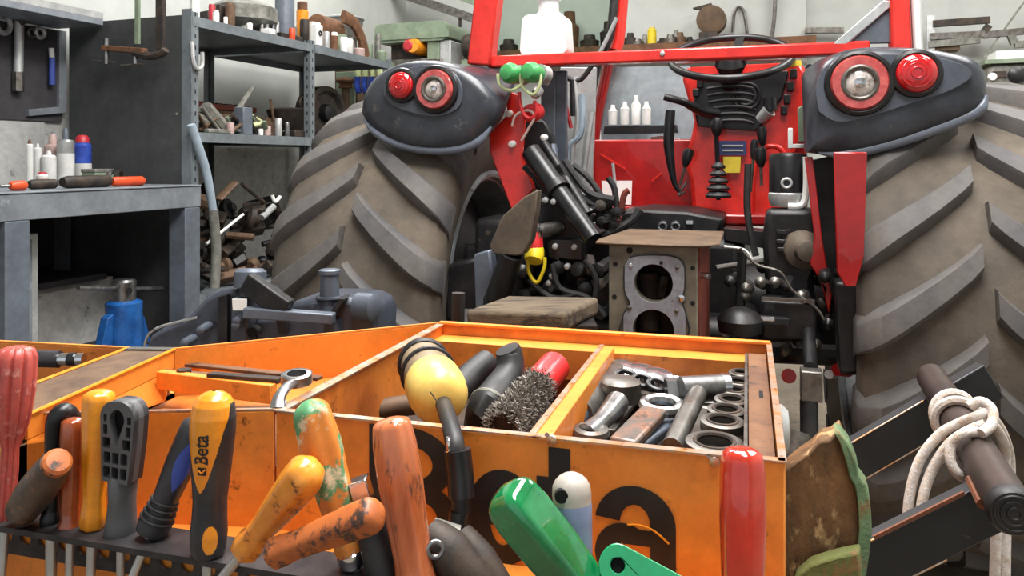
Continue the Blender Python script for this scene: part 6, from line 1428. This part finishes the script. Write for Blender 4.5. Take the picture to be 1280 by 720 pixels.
# 17 grey/blue
r17, A, B, d, L, s = handle('screwdriver', 'light grey screwdriver handle with hanging hole and blue-grey grip', 'screwdriver', (722, 745), (713, 590), dome([(0, 18), (.3, 20), (.6, 23), (.82, 25)], 25, .84, 5), 'h_lightgrey', db=.012, dt=.01)
MB().lathe(A, d, [(.10 * L, 20 * s), (.3 * L, 21.5 * s), (.60 * L, 23.8 * s), (.74 * L, 24.8 * s), (.78 * L, 23 * s)], 28).build('blue_sleeve', 'h_bluegrey', r17)
q = A + d * L * .86; MB().cyl(q + V((-.008, -24 * s, 0)), q + V((-.008, -16 * s, 0)), .0048, n=16).build('hanging_hole', 'dark_hole', r17)
# 18 small green with hole
t = thing('green_scraper', 'opaque green tool handle with a hanging hole at its end', 'tool handle', P(810, 745, .55))
A, B = P(752, 694, .560), P(860, 760, .535); dd_ = (B - A).normalized(); nn = V((.1, -.95, .3)); nn = (nn - dd_ * nn.dot(dd_)).normalized(); ss = nn.cross(dd_)
if ss.z < 0: ss = -ss
out = arc(.011, 0, .011, .0135, 90, 270, 8) + [(.09, -.017), (.09, .017)]
MB().plate([out, circ(.013, 0, .0050, 16)], lambda a_, b_, q: A + dd_ * a_ + ss * b_ + nn * q, -.006, .006).build('grip', 'h_green_solid', t, bevel=.002)
MB().plate([circ(.013, 0, .0049, 16)], lambda a_, b_, q: A + dd_ * a_ + ss * b_ + nn * q, -.005, .001).build('hole_shadow', 'dark_hole', t)
# 19 red translucent
r19, A, B, d, L, s = handle('screwdriver', 'translucent red faceted screwdriver handle against the orange chest', 'screwdriver', (928, 780), (928, 558), dome([(0, 22), (.1, 24), (.3, 27), (.6, 29.5), (.85, 28.5), (.92, 26.5)], 26.5, .94, 4), 'h_red', db=.01, dt=.01, flute=lambda an, t: 1 - .05 * (.5 + .5 * math.cos(an * 6)), n=60)
MB().tube([A, A + d * L * .4], .005, 10).build('shaft_core', 'h_brown_orange', r19)

# ============================================================ black frame with rope, and the painted plank
fr0 = P(1166, 474, 1.20); fr1 = P(1262, 632, .82)
bf = thing('pipe_rack', 'black steel rack of two slanting bars joined by a brown round pipe', 'rack', (fr0.x + .2, 1.0, 0))
dpip = (fr1 - fr0).normalized()
MB().lathe(fr0 - dpip * .012, dpip, [(0, .016), (.003, .021), ((fr1 - fr0).length, .0225), ((fr1 - fr0).length + .012, .0225)], 24).build('pipe', 'pipe_brown', bf)
e1 = fr1 + dpip * .012
MB().lathe(e1, dpip, [(-.012, .0235), (.002, .0245), (.006, .022), (.006, .002)], 24).build('end_cap', 'black_rubber', bf)
for k in range(3): MB().torus(e1 + dpip * .006, dpip, .006 + .006 * k, .0016, 24, 6).build('cap_ridge', 'black_rubber', bf)
def fbar(u0, v0, d0, u1, v1, d1, name, hh=.052):
    A, B = P(u0, v0, d0), P(u1, v1, d1)
    MB().bar(A, B, .022, hh).build(name, 'black_paint', bf, bevel=.002)
    up = V((0, 0, 1)); dv = (B - A).normalized(); x = dv.cross(up).normalized(); up = x.cross(dv)
    sd = -x if x.y > 0 else x
    MB().tube([A + up * (hh / 2) + sd * .011, A.lerp(B, .62) + up * (hh / 2) + sd * .011], .0011, 5).build('worn_edge', 'bare_edge', bf)
    MB().tube([A.lerp(B, .12) - up * (hh / 2) + sd * .011, A.lerp(B, .55) - up * (hh / 2) + sd * .011], .0010, 5).build('worn_edge', 'bare_edge', bf)
    return A, B
A1, B1_ = fbar(1040, 590, 1.20, 1238, 474, 1.19, 'upper_bar', .056)
A2, B2_ = fbar(1050, 722, .91, 1256, 620, .90, 'lower_bar', .056)
MB().bar(P(1092, 672, .893), P(1205, 616, .888), .003, .004).build('rust_edge', 'rust_edge', bf)
MB().bar(A1 + V((.0, .0, 0)), V((A1.x - .02, A1.y, 0)), .03, .022).build('post', 'black_paint', bf)
MB().bar(A2, V((A2.x - .01, A2.y, 0)), .03, .022).build('post', 'black_paint', bf)
MB().tube([fr1.lerp(fr0, .08) + V((-.022, -.004, -.012)), fr1.lerp(fr0, .20) + V((-.022, -.003, -.008))], .006, 8).build('rust_patch', 'rust_edge', bf)
rope = thing('rope', 'white braided rope knotted around the brown pipe', 'rope', P(1210, 520, 1.0))
def rope_at(pts, nm='strand', r=.0060): MB().tube([P(*p) for p in pts], r, 10, 6).build(nm, 'rope_white', rope)
rope_at([(1134, 668, .97), (1137, 620, .98), (1150, 575, .985), (1175, 543, .985), (1200, 529, .975), (1222, 520, .955), (1238, 512, .955)])
rope_at([(1149, 668, .965), (1153, 625, .97), (1165, 588, .975), (1186, 556, .97), (1208, 540, .955), (1232, 530, .945)])
for k, f in enumerate((.36, .42)):
    c = fr0.lerp(fr1, f); MB().torus(c, dpip + V((.25 - .3 * k, 0, .2 - .2 * k)), .0275, .0060, 30, 8).build('wrap_turn', 'rope_white', rope)
rope_at([(1222, 540, .94), (1204, 542, .935), (1190, 556, .94), (1188, 575, .935), (1197, 592, .93), (1212, 600, .935), (1224, 604, .945)], 'knot_loop')
rope_at([(1212, 508, .965), (1226, 502, .96), (1240, 512, .95), (1240, 530, .94), (1226, 542, .93)], 'knot_loop')
rope_at([(1236, 524, .955), (1250, 543, .965), (1257, 568, .985), (1253, 610, .98), (1246, 660, .965), (1243, 735, .95)])
rope_at([(1240, 520, .96), (1254, 542, .975), (1263, 575, .995), (1262, 620, .985), (1258, 665, .97), (1257, 735, .955)], r=.0055)
# painted plank
ED = .80
def W(u, v, dd=0): return P(u, v, ED + dd)
bt = P(985, 720, ED)
pk = thing('wooden_plank', 'rough brown wooden plank with flaking green edge standing by the black frame', 'plank', (W(1030, 720).x, ED, 0))
f_ = [W(978, 592), W(996, 577, .004), W(1012, 566, .005), W(1024, 553, .006), W(1036, 551, .008), W(1047, 541, .01), W(1052, 553, .01), W(1056, 566, .01), W(1062, 588, .01), W(1064, 598, .01), W(1072, 618, .01), W(1074, 640, .01), W(1076, 664, .01), W(1072, 690, .01), W(1064, 745, .01)]
lowr = f_[-1].copy(); lowr.z = 0; lowl = f_[0].copy(); lowl.z = 0
MB().prism(f_ + [lowr, lowl], (.02, .045, 0)).build('plank_body', 'wood_brown', pk, bevel=.002)
eg = [(1046, 540, 3), (1053, 553, 7), (1057, 564, 8), (1062, 580, 9), (1065, 596, 9), (1072, 608, 11), (1075, 622, 12), (1077, 640, 12), (1078, 664, 12), (1075, 690, 12), (1066, 745, 13)]
inner = [W(u - 4, v, .004) for u, v, q in eg]; outer = [W(u + q, v + 1, .012) for u, v, q in eg]
MB().prism(inner + outer[::-1], (.012, .03, 0)).build('painted_edge', 'wood_green', pk, bevel=.002)
MB().prism([W(992, 722, -.02), W(1012, 706, -.02), W(1030, 700, -.02), W(1052, 694, -.018), W(1074, 690, -.015), W(1078, 745, -.015), W(992, 745, -.02)], (.01, .02, 0)).build('green_batten', 'wood_olive', pk, bevel=.003)
for k_ in list(lug_me.values()): pass
for o in bpy.data.objects:
    if 'used' in o: del o['used']

LZc = T(800, 157, .98).z
for k_, (u, hp) in enumerate([(766, 26), (781, 30), (795, 38), (808, 30)]):
    q = T(u, 157, 1.005); q.z = T(u, 156, 1.005).z
    t = thing('cab_bottle', ['short hazy bottle on the cab window ledge', 'second hazy bottle on the cab window ledge, by the short one', 'tallest white bottle on the cab window ledge', 'hazy bottle beside the tallest one on the cab ledge'][k_], 'bottle', q, fr=WT)
    h = hp * .0031
    MB().lathe(q, (0, 0, 1), [(0, .018), (h * .7, .019), (h * .8, .011), (h * .86, .010)], 16).build('bottle_body', 'white_hazy', t, fr=WT)
    MB().lathe(q + V((0, 0, h * .84)), (0, 0, 1), [(0, .009), (h * .14, .009), (h * .16, .006)], 14).build('cap', 'white_print', t, fr=WT)
